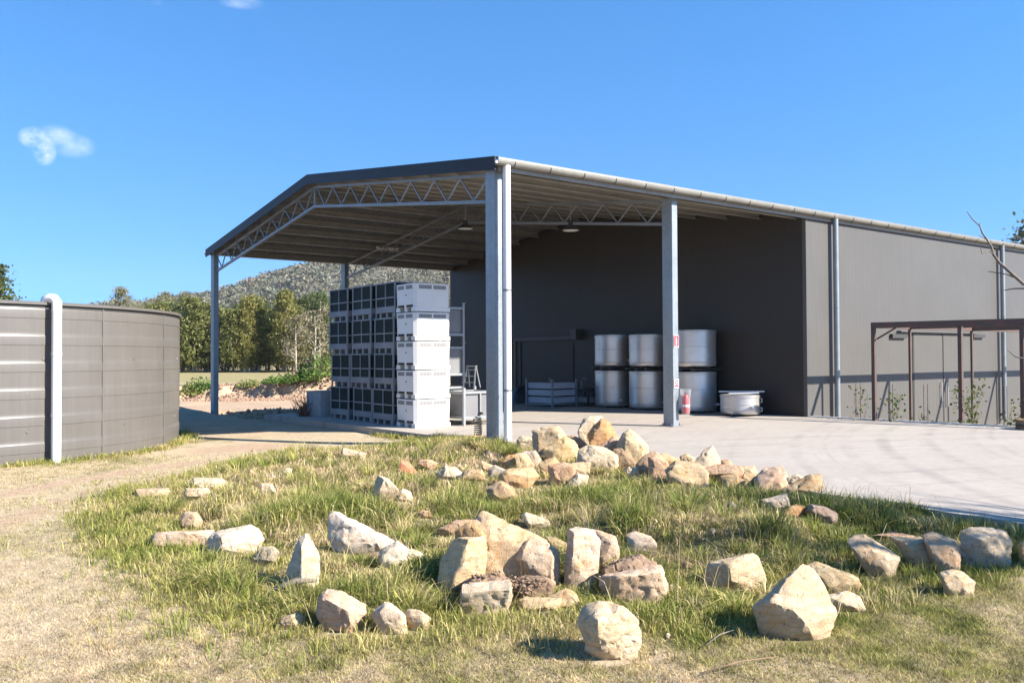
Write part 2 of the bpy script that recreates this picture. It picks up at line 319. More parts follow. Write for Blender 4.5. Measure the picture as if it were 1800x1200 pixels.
# ------------------------------------------------------------------ mesh helpers
def tag(o, label=None, cat=None, group=None, kind=None):
    if label: o['label'] = label
    if cat: o['category'] = cat
    if group: o['group'] = group
    if kind: o['kind'] = kind
    return o
def thing(name, label, cat, loc=(0, 0, 0), rz=0, group=None):
    o = bpy.data.objects.new(name, None); o.empty_display_size = .2; COL.objects.link(o); o.location = loc; o.rotation_euler = (0, 0, rz)
    return tag(o, label, cat, group)
def link(name, me, parent=None, loc=None, rot=None):
    o = bpy.data.objects.new(name, me); COL.objects.link(o); o.parent = parent
    if loc is not None: o.location = loc
    if rot is not None: o.rotation_euler = rot
    return o
def copy_tree(o, parent=None):
    c = o.copy(); COL.objects.link(c); c.parent = parent
    for ch in list(o.children): copy_tree(ch, c)
    return c
class MB:
    def __init__(s): s.v = []; s.f = []
    def add(s, vs, fs):
        n = len(s.v); s.v += [tuple(map(float, p)) for p in vs]; s.f += [tuple(i+n for i in f) for f in fs]; return s
    def box(s, x0, x1, y0, y1, z0, z1):
        return s.add([(x0, y0, z0), (x1, y0, z0), (x1, y1, z0), (x0, y1, z0), (x0, y0, z1), (x1, y0, z1), (x1, y1, z1), (x0, y1, z1)],
                     [(0, 3, 2, 1), (4, 5, 6, 7), (0, 1, 5, 4), (1, 2, 6, 5), (2, 3, 7, 6), (3, 0, 4, 7)])
    def bar(s, p, q, w, h, up=(0, 0, 1)):
        p, q = Vector(p), Vector(q); d = (q-p).normalized(); u = Vector(up); r = d.cross(u)
        if r.length < 1e-4: r = d.cross(Vector((0, 1, 0)))
        r.normalize(); u = r.cross(d); r *= w/2; u *= h/2
        return s.add([p-r-u, p+r-u, p+r+u, p-r+u, q-r-u, q+r-u, q+r+u, q-r+u], [(0, 1, 2, 3), (4, 7, 6, 5), (0, 4, 5, 1), (1, 5, 6, 2), (2, 6, 7, 3), (3, 7, 4, 0)])
    def tube(s, path, rad, n=8, cap=True):
        path = [Vector(p) for p in path]; rr = rad if isinstance(rad, (list, tuple)) else [rad]*len(path); k = len(path); vs = []; prev = None
        for i, p in enumerate(path):
            d = (path[min(i+1, k-1)]-path[max(i-1, 0)]).normalized()
            a = prev if prev is not None else (Vector((0, 0, 1)) if abs(d.z) < .9 else Vector((1, 0, 0)))
            a = (a-d*a.dot(d)).normalized(); prev = a; b = d.cross(a)
            vs += [p+(a*math.cos(2*math.pi*j/n)+b*math.sin(2*math.pi*j/n))*rr[i] for j in range(n)]
        fs = [(i*n+j, i*n+(j+1) % n, (i+1)*n+(j+1) % n, (i+1)*n+j) for i in range(k-1) for j in range(n)]
        if cap: fs += [tuple(range(n-1, -1, -1)), tuple(range((k-1)*n, k*n))]
        return s.add(vs, fs)
    def lathe(s, prof, n=24, a0=0, a1=2*math.pi):
        full = abs(a1-a0-2*math.pi) < 1e-6; m = n if full else n+1; vs = []
        for r, z in prof: vs += [(r*math.cos(a0+(a1-a0)*j/n), r*math.sin(a0+(a1-a0)*j/n), z) for j in range(m)]
        fs = []
        for i in range(len(prof)-1):
            for j in range(n): fs.append((i*m+j, i*m+(j+1) % m, (i+1)*m+(j+1) % m, (i+1)*m+j))
        return s.add(vs, fs)
    def mesh(s, name, mt, smooth=False, sharp=None):
        me = bpy.data.meshes.new(name); me.from_pydata(s.v, [], s.f); me.materials.append(mt)
        if smooth:
            me.shade_smooth()
            if sharp: me.set_sharp_from_angle(angle=math.radians(sharp))
        me.update(); return me
    def build(s, name, mt, parent=None, loc=None, rot=None, smooth=False, sharp=None): return link(name, s.mesh(name, mt, smooth, sharp), parent, loc, rot)
def box(*a): return MB().box(*a)
def bar(*a, **k): return MB().bar(*a, **k)
def tube(*a, **k): return MB().tube(*a, **k)
def np_mesh(name, V, F, mt, tint=None, smooth=False):
    me = bpy.data.meshes.new(name); V = np.asarray(V, np.float32); F = np.asarray(F, np.int32); k = F.shape[1]
    me.vertices.add(len(V)); me.vertices.foreach_set('co', V.ravel()); me.loops.add(F.size); me.loops.foreach_set('vertex_index', F.ravel())
    me.polygons.add(len(F)); me.polygons.foreach_set('loop_start', np.arange(0, F.size, k, dtype=np.int32))
    me.update(calc_edges=True)
    if tint is not None:
        a = me.attributes.new('tint', 'FLOAT_COLOR', 'POINT'); c = np.ones((len(V), 4), np.float32); c[:, :3] = tint; a.data.foreach_set('color', c.ravel())
    me.materials.append(mt)
    if smooth: me.shade_smooth()
    return me
def blades_mesh(name, P, h, w, lean, az, col, mt, segs=2):
    n = len(P); d = np.stack([np.cos(az), np.sin(az), 0*az], 1); tw = az+rng.uniform(0, 6.28, n); s = np.stack([np.cos(tw), np.sin(tw), 0*az], 1)*w[:, None]*.5
    h_ = h[:, None]; l_ = lean[:, None]; Z = np.array([[0, 0, 1.]])
    if segs == 1:
        V = np.stack([P-s, P+s, P+d*l_*h_+Z*h_], 1).reshape(-1, 3); F = np.arange(3*n).reshape(n, 3); tint = np.repeat(col, 3, 0)
    else:
        mid = P+d*l_*h_*.35+Z*h_*.6; tip = P+d*l_*h_*1.05+Z*h_*np.clip(1.05-.35*l_, .3, 1)
        V = np.stack([P-s, P+s, mid-s*.75, mid+s*.75, tip], 1).reshape(-1, 3); b = np.arange(n)[:, None]*5
        F = np.concatenate([b+[[0, 1, 2]], b+[[1, 3, 2]], b+[[2, 3, 4]]], 1).reshape(-1, 3); tint = np.repeat(col, 5, 0)
    return np_mesh(name, V, F, mt, tint)
def leafcloud(P, size, col, flat=0.0, long=1.0, up=0.0):
    n = len(P); a = rng.normal(size=(n, 3)); a[:, 2] = a[:, 2]*(1-flat)+up; a /= np.linalg.norm(a, axis=1)[:, None]; b = rng.normal(size=(n, 3)); b -= a*(a*b).sum(1)[:, None]; b /= np.linalg.norm(b, axis=1)[:, None]
    a = a*size[:, None]*long; b = b*size[:, None]
    V = np.stack([P-a*.5, P+b*.38, P+a*.5, P-b*.38], 1).reshape(-1, 3); F = np.arange(4*n).reshape(n, 4)
    return V, F, np.repeat(col, 4, 0)

# ------------------------------------------------------------------ ground
def axis(lo, hi, step, far, g=1.32):
    c = list(np.arange(lo, hi+1e-6, step)); s = step; a = lo
    left = []
    while a > -far: s *= g; a -= s; left.append(a)
    s = step; a = hi; right = []
    while a < far: s *= g; a += s; right.append(a)
    return np.array(left[::-1]+c+right)
gx = axis(-13, 19, .2, 3500); gy = axis(-14.5, 47, .2, 3500)
GX, GY = np.meshgrid(gx, gy); GZ = T(GX, GY)
nxg, nyg = len(gx), len(gy); idx = np.arange(nxg*nyg).reshape(nyg, nxg)
GF = np.stack([idx[:-1, :-1], idx[:-1, 1:], idx[1:, 1:], idx[1:, :-1]], -1).reshape(-1, 4)
gme = np_mesh('ground', np.stack([GX, GY, GZ], -1).reshape(-1, 3), GF, M['ground'], smooth=True)
fx, fy = GX.ravel(), GY.ravel(); L_, D_ = latdep(fx, fy)
TRACKS = [[tuple(onZ(a, b, GND)[:2]) for a, b in tr] for tr in (((-200, 905), (0, 872), (120, 848), (230, 828), (330, 812)), ((-250, 1010), (0, 925), (110, 880), (220, 850)), ((0, 1200), (60, 1050), (110, 960), (180, 905)), ((-80, 1200), (-20, 1050), (40, 960), (110, 905)))]
def green_at(x, y):
    l, d = latdep(x, y); ins = pip(MOUND, x, y); dm = pdist(MOUND, x, y)
    g = .15 + .20*vn(x, y, 3.3, 1)+.14*vn(x, y, .9, 7) + .24*sm(1.0, .1, dm)*~ins + .45*ins
    g = g + .24*sm(.4, 2.2, l)*sm(14, 9, d) + .10*sm(-2.0, 1, l)*(d < 9) - .12*sm(-.5, -2.5, l)*(d < 8) + .25*sm(1.6, .2, np.abs(np.hypot(x+9.23, y-8.26)-5.4))
    g = g + .38*sm(.25, .9, vn(x, y, 1.1, 9))*sm(.0, 1.5, l)*(d < 12)
    return g
def dirt_at(x, y):
    l, d = latdep(x, y); t = 0*x
    for i, tr in enumerate(TRACKS): t = np.maximum(t, (.75, .6, .34, .34)[i]*sm(.55, .1, pdist(tr, x, y, False)))
    t = np.maximum(t, .85*sm(1.6, .2, np.hypot((x+3.7)*.7, (y-3.6)*.8)))                        # bare patch by the tank
    pit = ((y > 11.3) & (x > -1.4+(y-11)*.05) & (d < 57.2+.8*vn(x, y, 5, 6)))
    t = np.where(pit, 1.25+.35*vn(x, y, 4, 2), t)
    t = np.where((y > 6) & (x > -5) & (x < -.4), .55, t)
    gar = (x > 10.4) & (y < .3)
    return np.where(gar, .4, t)
zone = np.zeros((len(fx), 4), np.float32); zone[:, 0] = np.clip(green_at(fx, fy)+.5*np.exp(-((D_-58.5)/1.6)**2), 0, 1.3); zone[:, 1] = np.clip(dirt_at(fx, fy), 0, 1.3); zone[:, 2] = sm(60, 68, D_); zone[:, 3] = 1
za = gme.attributes.new('zone', 'FLOAT_COLOR', 'POINT'); za.data.foreach_set('color', zone.ravel())
tag(link('ground', gme), kind='structure')

# concrete slab and drive, 4 to 5 mm saw cuts left out: they do not show
smb = MB(); ns = len(SLAB); ta = [(x, y, 0.0) for x, y in SLAB]; tb = [(x, y, -.3) for x, y in SLAB]
smb.add(ta+tb, [tuple(range(ns))[::-1]] + [(i, (i+1) % ns, ns+(i+1) % ns, ns+i) for i in range(ns)])
bmx = bmesh.new(); me_ = smb.mesh('concrete_slab', M['concrete']); bmx.from_mesh(me_); bmesh.ops.recalc_face_normals(bmx, faces=bmx.faces); bmesh.ops.triangulate(bmx, faces=bmx.faces); bmx.to_mesh(me_); bmx.free()
tag(link('concrete_slab', me_), kind='structure')
KE = [(10.44, -.1), (10.68, -2.9), (10.94, -5.4), (11.32, -7.2)]
kb = MB()
for a, b in zip(KE[:-1], KE[1:]): kb.bar((a[0]+.06, a[1], -.1), (b[0]+.06, b[1], -.1), .12, .26)
tag(kb.build('slab_edge_strip', simple('pale_edge_concrete', (.66, .64, .60), .8)), kind='structure')

# ------------------------------------------------------------------ hill and far wood
def hillh(l, d):
    top = 118*np.exp(-((l+30)/250)**2)*(1+.05*np.sin(l*.031)+.03*np.sin(l*.09+1)) + 30*np.exp(-((l+420)/160)**2)
    return top*sm(330, 860, d)*sm(1500, 950, d)
hl = np.linspace(-1000, 900, 120); hd = np.linspace(320, 1500, 60); HL, HD = np.meshgrid(hl, hd); hx, hy = fromld(HL, HD); hz = hillh(HL, HD)-1.5
ih = np.arange(HL.size).reshape(HL.shape); HF = np.stack([ih[:-1, :-1], ih[:-1, 1:], ih[1:, 1:], ih[1:, :-1]], -1).reshape(-1, 4)
tag(link('hill', np_mesh('hill', np.stack([hx, hy, hz], -1).reshape(-1, 3), HF, M['hill'], smooth=True)), kind='structure')
nc = 5200; cl_ = rng.uniform(-420, 260, nc*3); cd_ = rng.uniform(400, 900, nc*3); hh = hillh(cl_, cd_); k_ = (hh > 3); cl_, cd_, hh = cl_[k_][:nc], cd_[k_][:nc], hh[k_][:nc]; nc = len(cl_)
cx_, cy_ = fromld(cl_, cd_); crn = rng.uniform(3.0, 5.6, nc); per = 46
Pc = rng.normal(size=(nc, per, 3)); Pc /= np.linalg.norm(Pc, axis=2)[:, :, None]; Pc *= (rng.uniform(.55, 1.05, (nc, per, 1)))*np.array([1, 1, .8])
Pc = Pc*crn[:, None, None]+np.stack([cx_, cy_, hh+crn*.9], -1)[:, None, :]
pal = np.array([(.135, .135, .09), (.155, .15, .105), (.115, .125, .085), (.18, .155, .12), (.145, .155, .11), (.17, .168, .13)])
cc = pal[rng.integers(0, 6, nc)]*rng.uniform(.8, 1.2, (nc, 1)); cc = np.repeat(cc, per, 0)*rng.uniform(.75, 1.3, (nc*per, 1))
V, F, c_ = leafcloud(Pc.reshape(-1, 3), np.repeat(crn, per)*rng.uniform(.26, .52, nc*per), cc)
tag(link('hillside_forest', np_mesh('hillside_forest', V, F, M['far_leaf'], c_)), 'grey-green eucalypt forest covering the far hill', 'forest', kind='stuff')

# ------------------------------------------------------------------ trees beyond the field
def tree(name, label, base, h, rad, kind, group=None, lean=0, n=2600, lo=.16):
    o = thing(name, label, 'tree', tuple(base), 0, group); r0 = h*.016+.04
    tp = [(0, 0, -.3), (lean*.3, 0, h*.3), (lean*.6+random.uniform(-.2, .2), random.uniform(-.2, .2), h*.62), (lean, 0, h*.93)]
    tm = MB().tube(tp, [r0, r0*.8, r0*.5, r0*.12], 7); att = []
    for i in range(11):
        f = lo+.05+(.93-lo)*i/11; a = random.uniform(0, 6.28); z = h*f; rr = rad*(1-.55*f if kind != 'bare' else 1-.3*f)*random.uniform(.7, 1.05)
        p0 = Vector((lean*f, 0, z)); p1 = p0+Vector((math.cos(a)*rr*.55, math.sin(a)*rr*.55, rr*.30)); p2 = p0+Vector((math.cos(a)*rr, math.sin(a)*rr, rr*random.uniform(.35, .8)))
        tm.tube([p0, p1, p2], [r0*.4*(1-.6*f), r0*.25*(1-.6*f), .012], 5, False); att.append((p1, p2))
        if kind == 'bare':
            for q in range(4):
                e = p1.lerp(p2, random.random())+Vector((random.uniform(-1, 1), random.uniform(-1, 1), random.uniform(.2, 1.3)))*rr*.45; tm.tube([p1.lerp(p2, .3), e], [r0*.16, .01], 4, False); att.append((p1, e))
    tm.build('trunk', M['pale_bark'] if kind in ('bare', 'pale') or random.random() < .45 else M['bark'], o, smooth=True)
    if kind == 'bare': n = int(n*.28)
    pts = []; cols = []; ncl = 150
    base_c = {'olive': ((.115, .13, .038), (.215, .22, .072)), 'dark': ((.065, .09, .032), (.13, .155, .055)), 'gold': ((.145, .145, .04), (.25, .23, .07)), 'pale': ((.17, .17, .085), (.27, .25, .14)), 'bare': ((.20, .175, .10), (.30, .26, .16)), 'bush': ((.05, .10, .02), (.13, .22, .04))}[kind]
    cen = []
    for i in range(ncl):
        f = lo+(1-lo)*rng.uniform(0, 1)**.85; prof = (1-.72*((f-lo)/(1-lo))**1.25)*(.35+.65*min(1, (f-lo)/(.18)))
        if kind in ('pale', 'dark', 'bush'): prof = math.sin(math.pi*min(.97, (f-lo)/(1-lo)*.86+.12))**.7
        a = rng.uniform(0, 6.28); r = rad*prof*math.sqrt(rng.uniform(.1, 1)); cen.append((lean*f+r*math.cos(a), r*math.sin(a), h*f))
    for p1, p2 in att:
        for q in (.5, .8, 1.0): cen.append(tuple(p1.lerp(p2, q)))
    cen = np.array(cen); k = rng.integers(0, len(cen), n); cr = rad*.19*rng.uniform(.7, 1.3, len(cen))
    P = cen[k]+rng.normal(size=(n, 3))*cr[k][:, None]*np.array([.7, .7, .6]); P[:, 2] = np.clip(P[:, 2], h*lo*.6, h*1.02)
    cmix = rng.uniform(0, 1, len(cen))[k][:, None]*.7+rng.uniform(0, .3, (n, 1)); C = np.array(base_c[0])*(1-cmix)+np.array(base_c[1])*cmix
    V, F, tc_ = leafcloud(P, rad*rng.uniform(.05, .115, n), C, 0, 1.9 if kind in ('olive', 'gold') else 1.2, .5 if kind in ('olive', 'gold') else 0)
    link('crown', np_mesh('crown', V, F, M['leaf'], tc_), o); return o
rt = random.Random(5)
G1 = 'olive casuarina trees in the row beyond the field'
LB1 = 'feathery olive casuarina in the tree row at the back of the straw field'
for i, px in enumerate(range(262, 640, 15)):
    dep = 116+rt.uniform(-5, 7); x, y = fromld((px-900+rt.uniform(-4, 4))/FPX*dep, dep); k = rt.choice(['olive', 'olive', 'gold', 'olive', 'dark'])
    tree('casuarina_tree', LB1, (x, y, -.15), rt.uniform(7.6, 10.2)*(1.06 if px > 430 else .95), rt.uniform(1.9, 2.7), k, G1, rt.uniform(-.5, .5), 4600, rt.uniform(.07, .16))
for i, px in enumerate(range(270, 640, 17)):
    dep = 127+rt.uniform(-4, 9); x, y = fromld((px-900+rt.uniform(-5, 5))/FPX*dep, dep)
    tree('casuarina_tree', 'darker casuarina standing in the second row behind the field trees', (x, y, -.15), rt.uniform(8.2, 11.5), rt.uniform(2.4, 3.2), rt.choice(['olive', 'dark', 'dark']), 'second row of casuarinas', 0, 3600, .04)
for px, top, dep, kind, lab in ((502, 512, 112, 'gold', 'golden olive casuarina, tallest of the tree row at the field'), (437, 520, 113, 'gold', 'yellow-green tall casuarina near the left end of the field row'),
                                (553, 548, 110, 'bare', 'pale almost leafless tree with spreading branches right of the tallest casuarina'), (520, 556, 109, 'bare', 'thin pale bare-branched tree between casuarinas at the field edge'),
                                (214, 507, 150, 'pale', 'pale wispy treetop standing alone above the tank rim'), (290, 516, 140, 'pale', 'pale round treetop above the right end of the tank rim'), (324, 515, 138, 'pale', 'grey-green treetop just left of the far corner post')):
    P = D(px, 655, dep); x, y = fromld((px-900)/FPX*dep, dep); z1 = D(px, top, dep)[2]
    tree('tall_tree' if kind != 'bare' else 'bare_tree', lab, (x, y, -.15), z1+.15, (2.3, 2.0, 2.6, 2.2, 2.4, 2.6, 2.2)[('golden', 'yellow', 'pale a', 'thin p', 'pale w', 'pale r', 'grey-g').index(lab[:6])], kind, None, 0, 5000, .12 if kind != 'pale' else .45)
for px, top, rad, dep in ((255, 532, 2.6, 155), (270, 524, 2.2, 150), (238, 535, 2, 158)):
    x, y = fromld((px-900)/FPX*dep, dep); tree('far_tree', 'low pale far treetops just above the tank rim', (x, y, -.15), D(px, top, dep)[2], rad, 'pale', 'far treetops over the tank', 0, 1500, .4)
x, y = fromld((-32-900)/FPX*44, 44); tree('eucalypt_tree', 'leafy green and russet tree behind the tank at the left edge', (x, y, -.2), D(-30, 470, 44)[2]+.2, 1.75, 'dark', None, 0, 12000, .3)
x, y = fromld((1850-900)/FPX*62, 62); tree('eucalypt_tree', 'grey-green treetop showing over the gutter at the right edge', (x, y, -.5), D(1850, 372, 62)[2]+.5, 3.0, 'pale', None, 0, 6000, .5)

# shrubs and weeds on the earth bank
def shrub(name, label, px, py, w, hgt, kind, group=None, n=900):
    P, t = hit(px, py); o = thing(name, label, 'shrub', tuple(P), 0, group)
    tm = MB()
    for i in range(6):
        a = rng.uniform(0, 6.28); tm.tube([(0, 0, -.1), (math.cos(a)*w*.2, math.sin(a)*w*.2, hgt*.5), (math.cos(a)*w*.35, math.sin(a)*w*.35, hgt*.85)], [.03, .02, .006], 5, False)
    tm.build('stems', M['bark'], o)
    a = rng.uniform(0, 6.28, n); r = np.sqrt(rng.uniform(0, 1, n))*w*.5; z = hgt*np.sqrt(np.clip(1-(r/(w*.5))**2, 0, 1))*rng.uniform(.15, 1.05, n)*(1+.25*np.sin(a*3+1))
    c0, c1 = (np.array((.05, .10, .018)), np.array((.16, .25, .05))) if kind == 'g' else (np.array((.12, .15, .035)), np.array((.27, .28, .09))); f = rng.uniform(0, 1, (n, 1))
    V, F, tc_ = leafcloud(np.stack([r*np.cos(a), r*np.sin(a), z], 1), rng.uniform(.10, .24, n)*min(1, w/2.5), c0*(1-f)+c1*f); link('leaves', np_mesh('leaves', V, F, M['leaf'], tc_), o); return o
for i, (px, py, w, h, k, lab) in enumerate(((560, 668, 2.6, 1.5, 'g', 'largest dark green shrub on the earth bank beside the dark crates'), (540, 671, 1.9, .9, 'g', 'green shrub left of the largest one on the bank'), (518, 672, 2.0, .55, 'g', 'low bright green weeds on the bank crest left of the shrubs'),
        (490, 674, 2.2, .5, 'g', 'low green weed clump in the middle of the bank crest'), (438, 681, 1.8, .5, 'y', 'small green weed tuft at the bank crest above the eroded bank'), (352, 688, 2.4, .8, 'g', 'leafy green weeds at the left end of the bank by the tank'), (335, 694, 2.0, .7, 'y', 'yellowish weeds next to the tank edge on the bank'), (574, 662, 1.6, 1.1, 'y', 'yellow-green shrub partly hidden by the dark crates'))):
    shrub('bank_shrub', lab, px, py, w, h, k, 'shrubs on the earth bank', 700)

# ------------------------------------------------------------------ the steel shed
shed = thing('steel_shed', 'grey steel shed with open gable canopy on galvanised columns', 'shed')
SL = BR/(BW/2); SA = math.atan(SL); XE = 36.0
def zr(y): return BH-.03+(min(y, BW-y))*SL
def roof_side(near):
    mb = MB(); per = .22; n = int((XE+.12)/per); y0, y1 = (-.16, BW/2) if near else (BW+.16, BW/2); vs = []; prof = []
    for i in range(n):
        x = -.1+i*per; prof += [(x, 0), (x+.13, 0), (x+.155, .032), (x+.195, .032)]
    prof.append((XE, 0)); k = len(prof)
    for (y) in (y0, y1): vs += [(x, y, zr(y)+h) for x, h in prof]
    mb.add(vs, [(i, i+1, k+i+1, k+i) if near else (i, k+i, k+i+1, i+1) for i in range(k-1)])
    return mb.build('roof_sheet', M['under'], shed)
roof_side(True); roof_side(False)
box(-.1, XE, BW/2-.18, BW/2+.18, zr(BW/2)+.045, zr(BW/2)+.06).build('ridge_cap', M['barge'], shed)
# purlins
def purlin(y, z, rx, x0=0.02, x1=XE-.2):
    mb = box(x0, x1, -.009, .009, -.2, 0).box(x0, x1, -.07, -.0092, -.2, -.185).box(x0, x1, .0092, .07, -.0155, -.0005).box(x0, x1, -.07, -.06, -.1848, -.165)
    return mb.build('purlin', M['purlin'], shed, (0, y, z), (rx, 0, 0))
for i in range(8):
    y = .22+i*1.19
    purlin(y, zr(y)-.012, SA); purlin(BW-y, zr(y)-.012, -SA)
# columns
def column(x, y0, y1, z0, z1, label=None):
    w = .18; ly = y1-y0
    mb = box(x, x+w, y0, y0+.014, z0, z1).box(x, x+w, y1-.014, y1, z0, z1).box(x, x+.012, y0+.0142, y1-.0142, z0, z1).box(x+w-.012, x+w, y0+.0142, y1-.0142, z0, z1)
    mb.box(x-.002, x-.0005, y0+ly*.46, y0+ly*.54, z0, z1-.05)
    c = mb.build('column', M['galv_col'], shed)
    if label: c['label'] = label
    box(x-.09, x+w+.09, y0-.06, y1+.06, z0, z0+.02).build('base_plate', M['galv'], c)
    for bx in (x-.05, x+w+.05):
        for by in (y0+.02, y1-.02): MB().lathe([(0, z0+.07), (.016, z0+.07), (.016, z0+.021)], 6).build('bolt', M['galv'], c, (bx, by, 0))
    return c
column(0, .0, .32, 0.003, BH-.12); column(BXM, .0, .32, 0.003, BH-.12); column(0, BW-.32, BW, -.45, BH-.12); column(BXM, BW-.32, BW, -1.4, BH-.12)
# trusses
def truss(x):
    t = thing('truss', None, None); t.parent = shed
    zt = lambda y: zr(y)-.25; zb = lambda y: zr(y)-.80
    ys = (.3, BW/2, BW-.3)
    for (ya, yb) in ((ys[0], ys[1]), (ys[1], ys[2])):
        bar((x+.09, ya, zt(ya)), (x+.09, yb, zt(yb)), .06, .06).build('top_chord', M['galv'], t)
        bar((x+.09, ya, zb(ya)), (x+.09, yb, zb(yb)), .075, .07).build('bottom_chord', M['galv'], t)
    n = 8; wm = bar((0, 0, -.5), (0, 0, .5), .03, .03).mesh('web_member', M['galv'])
    def web(p, q):
        p, q = Vector(p), Vector(q); o = link('web_member', wm, t, (p+q)/2); o.rotation_euler = (q-p).to_track_quat('Z', 'Y').to_euler(); o.scale = (1, 1, (q-p).length)
    for side in (0, 1):
        for i in range(n):
            a, b, c = .36+(BW/2-.5)*i/n, .36+(BW/2-.5)*(i+.5)/n, .36+(BW/2-.5)*(i+1)/n
            if side: a, b, c = BW-a, BW-b, BW-c
            web((x+.09, a, zt(a)-.02), (x+.09, b, zb(b)+.02)); web((x+.09, b, zb(b)+.02), (x+.09, c, zt(c)-.02))
    bar((x+.09, BW/2, zt(BW/2)), (x+.09, BW/2, zb(BW/2)), .06, .06).build('king_post', M['galv'], t)
    return t
truss(.02); truss(BXM)
# barge boards on the gable edge
for side in (0, 1):
    ya, yb = (-.2, BW/2) if side == 0 else (BW+.2, BW/2); za, zb_ = zr(ya), zr(yb)
    MB().add([(-.14, ya, za-.19), (-.11, ya, za-.19), (-.11, ya, za+.07), (-.14, ya, za+.07), (-.14, yb, zb_-.19), (-.11, yb, zb_-.19), (-.11, yb, zb_+.07), (-.14, yb, zb_+.07)], [(0, 1, 2, 3), (4, 7, 6, 5), (0, 4, 5, 1), (1, 5, 6, 2), (2, 6, 7, 3), (3, 7, 4, 0)]).build('barge_board', M['barge'], shed)
    MB().add([(-.145, ya, za+.072), (.12, ya, za+.072), (.12, ya, za+.082), (-.145, ya, za+.082), (-.145, yb, zb_+.072), (.12, yb, zb_+.072), (.12, yb, zb_+.082), (-.145, yb, zb_+.082)], [(0, 1, 2, 3), (4, 7, 6, 5), (0, 4, 5, 1), (1, 5, 6, 2), (2, 6, 7, 3), (3, 7, 4, 0)]).build('barge_cap', M['barge'], shed)
# gutters with brackets
def gutter(near, m_):
    sg = -1 if near else 1; yb = -.17 if near else BW+.17; pr = []
    for i in range(9):
        a = math.pi*i/8; pr.append((yb+sg*(.085-.085*math.cos(a)), BH-.06-.10*math.sin(a)))
    pr.append((yb+sg*.17, BH-.015)); pr.append((yb+sg*.155, BH-.012)); pr += [(yb+sg*(.085-.072*math.cos(math.pi*i/8)), BH-.06-.088*math.sin(math.pi*i/8)) for i in range(8, -1, -1)]
    k = len(pr); mb = MB().add([(x, y, z) for x in (-.14, XE) for y, z in pr], [(i, (i+1) % k, k+(i+1) % k, k+i) for i in range(k)]+[tuple(range(k)), tuple(range(2*k-1, k-1, -1))])
    g = mb.build('gutter', m_, shed)
    bpr = [(yb+sg*(.085-.088*math.cos(math.pi*i/8)), BH-.06-.103*math.sin(math.pi*i/8)) for i in range(9)]
    if near:
        bm_ = MB().tube([(0, y, z) for y, z in bpr], .010, 5).mesh('gutter_bracket', M['tank_dark'])
        for i in range(30): link('gutter_bracket', bm_, g, (.28+i*.93, 0, 0))
    return g
gutter(True, M['galv_gutter']); gutter(False, M['galv'])
box(-.02, XE, -.172, -.14, BH-.24, BH-.035).build('eave_strip', M['under'], shed)
# walls
gw = MB(); zz = lambda y: zr(y)-.05
gpts = [(0.02, -.35), (BW-.02, -.9), (BW-.02, zz(BW)), (BW/2, zz(BW/2)), (0.02, zz(0))]
gw.add([(BX, y, z) for y, z in gpts]+[(BX+.1, y, z) for y, z in gpts], [(4, 3, 2, 1, 0), (5, 6, 7, 8, 9)]+[(i, (i+1) % 5, 5+(i+1) % 5, 5+i) for i in range(5)])
gwall = gw.build('gable_wall', M['clad_shade'], shed)
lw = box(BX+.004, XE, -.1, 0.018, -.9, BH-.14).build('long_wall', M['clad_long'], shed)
box(XE-.1, XE-.002, .03, BW, -.9, BH-.2).build('rear_wall', M['clad_shade'], shed)
box(BX-.006, BX+.06, -.108, -.04, -.35, BH-.15).build('corner_flashing', M['clad_long'], lw)
# door track, jamb and motor box on the shaded gable wall
p = onX(905, 597, BX-.05); q = onX(1008, 591, BX-.05)
tr = bar((BX-.06, p[1], p[2]), (BX-.06, q[1], p[2]), .10, .12).build('door_track', M['tank_dark'], gwall)
bar((BX-.05, p[1], 0.01), (BX-.05, p[1], p[2]-.06), .05, .07).build('door_jamb', M['hose'], gwall)
bar((BX-.05, p[1]-.35, 0.01), (BX-.05, p[1]-.35, p[2]-.06), .03, .05).build('door_jamb', M['tank_dark'], gwall)
m_ = onX(1016, 588, BX-.05); box(BX-.30, BX-.003, m_[1]-.17, m_[1]+.17, m_[2]-.17, m_[2]+.19).build('motor_box', M['tank_dark'], gwall)
dj = MB()
for i in range(14): dj.box(BX-.03, BX-.004, q[1]+.05, p[1]-.05, .01+i*.155, .01+i*.155+.148)
dj.build('roller_door', M['clad_shade'], gwall)
# long-wall double door with pull handles, head flashing
xa, xb, xm = onY(1605, 700, -.1)[0], onY(1708, 700, -.1)[0], onY(1657, 700, -.1)[0]; zd = onY(1640, 586, -.1)[2]
for (x0, x1) in ((xa+.05, xm-.045), (xm+.045, xb-.05)):
    dl = box(x0, x1, -.125, -.103, -.5, zd-.05).build('door', M['clad_long'], lw)
    hx_ = x1-.14 if x1 < xm else x0+.14; tube([(hx_, -.125, .0), (hx_, -.19, .02), (hx_, -.19, .78), (hx_, -.125, .8)], .018, 6).build('handle', M['steel'], dl)
for x0 in (xa, xm-.035, xb): box(x0-.01, x0+.05, -.118, -.1015, -.5, zd).build('door_frame', M['tank_dark'], lw)
box(xa-.9, xb+.2, -.24, -.1015, zd+.02, zd+.06).build('door_flashing', M['clad_long'], lw)
for px in (1577, 1717):
    c0 = onY(px, 590, -.1); box(c0[0]-.42, c0[0]+.42, -.20, -.1015, c0[2]-.07, c0[2]+.05).build('dark_wall_box', M['tank_dark'], lw)  # plain dark boxes on the wall near the door head
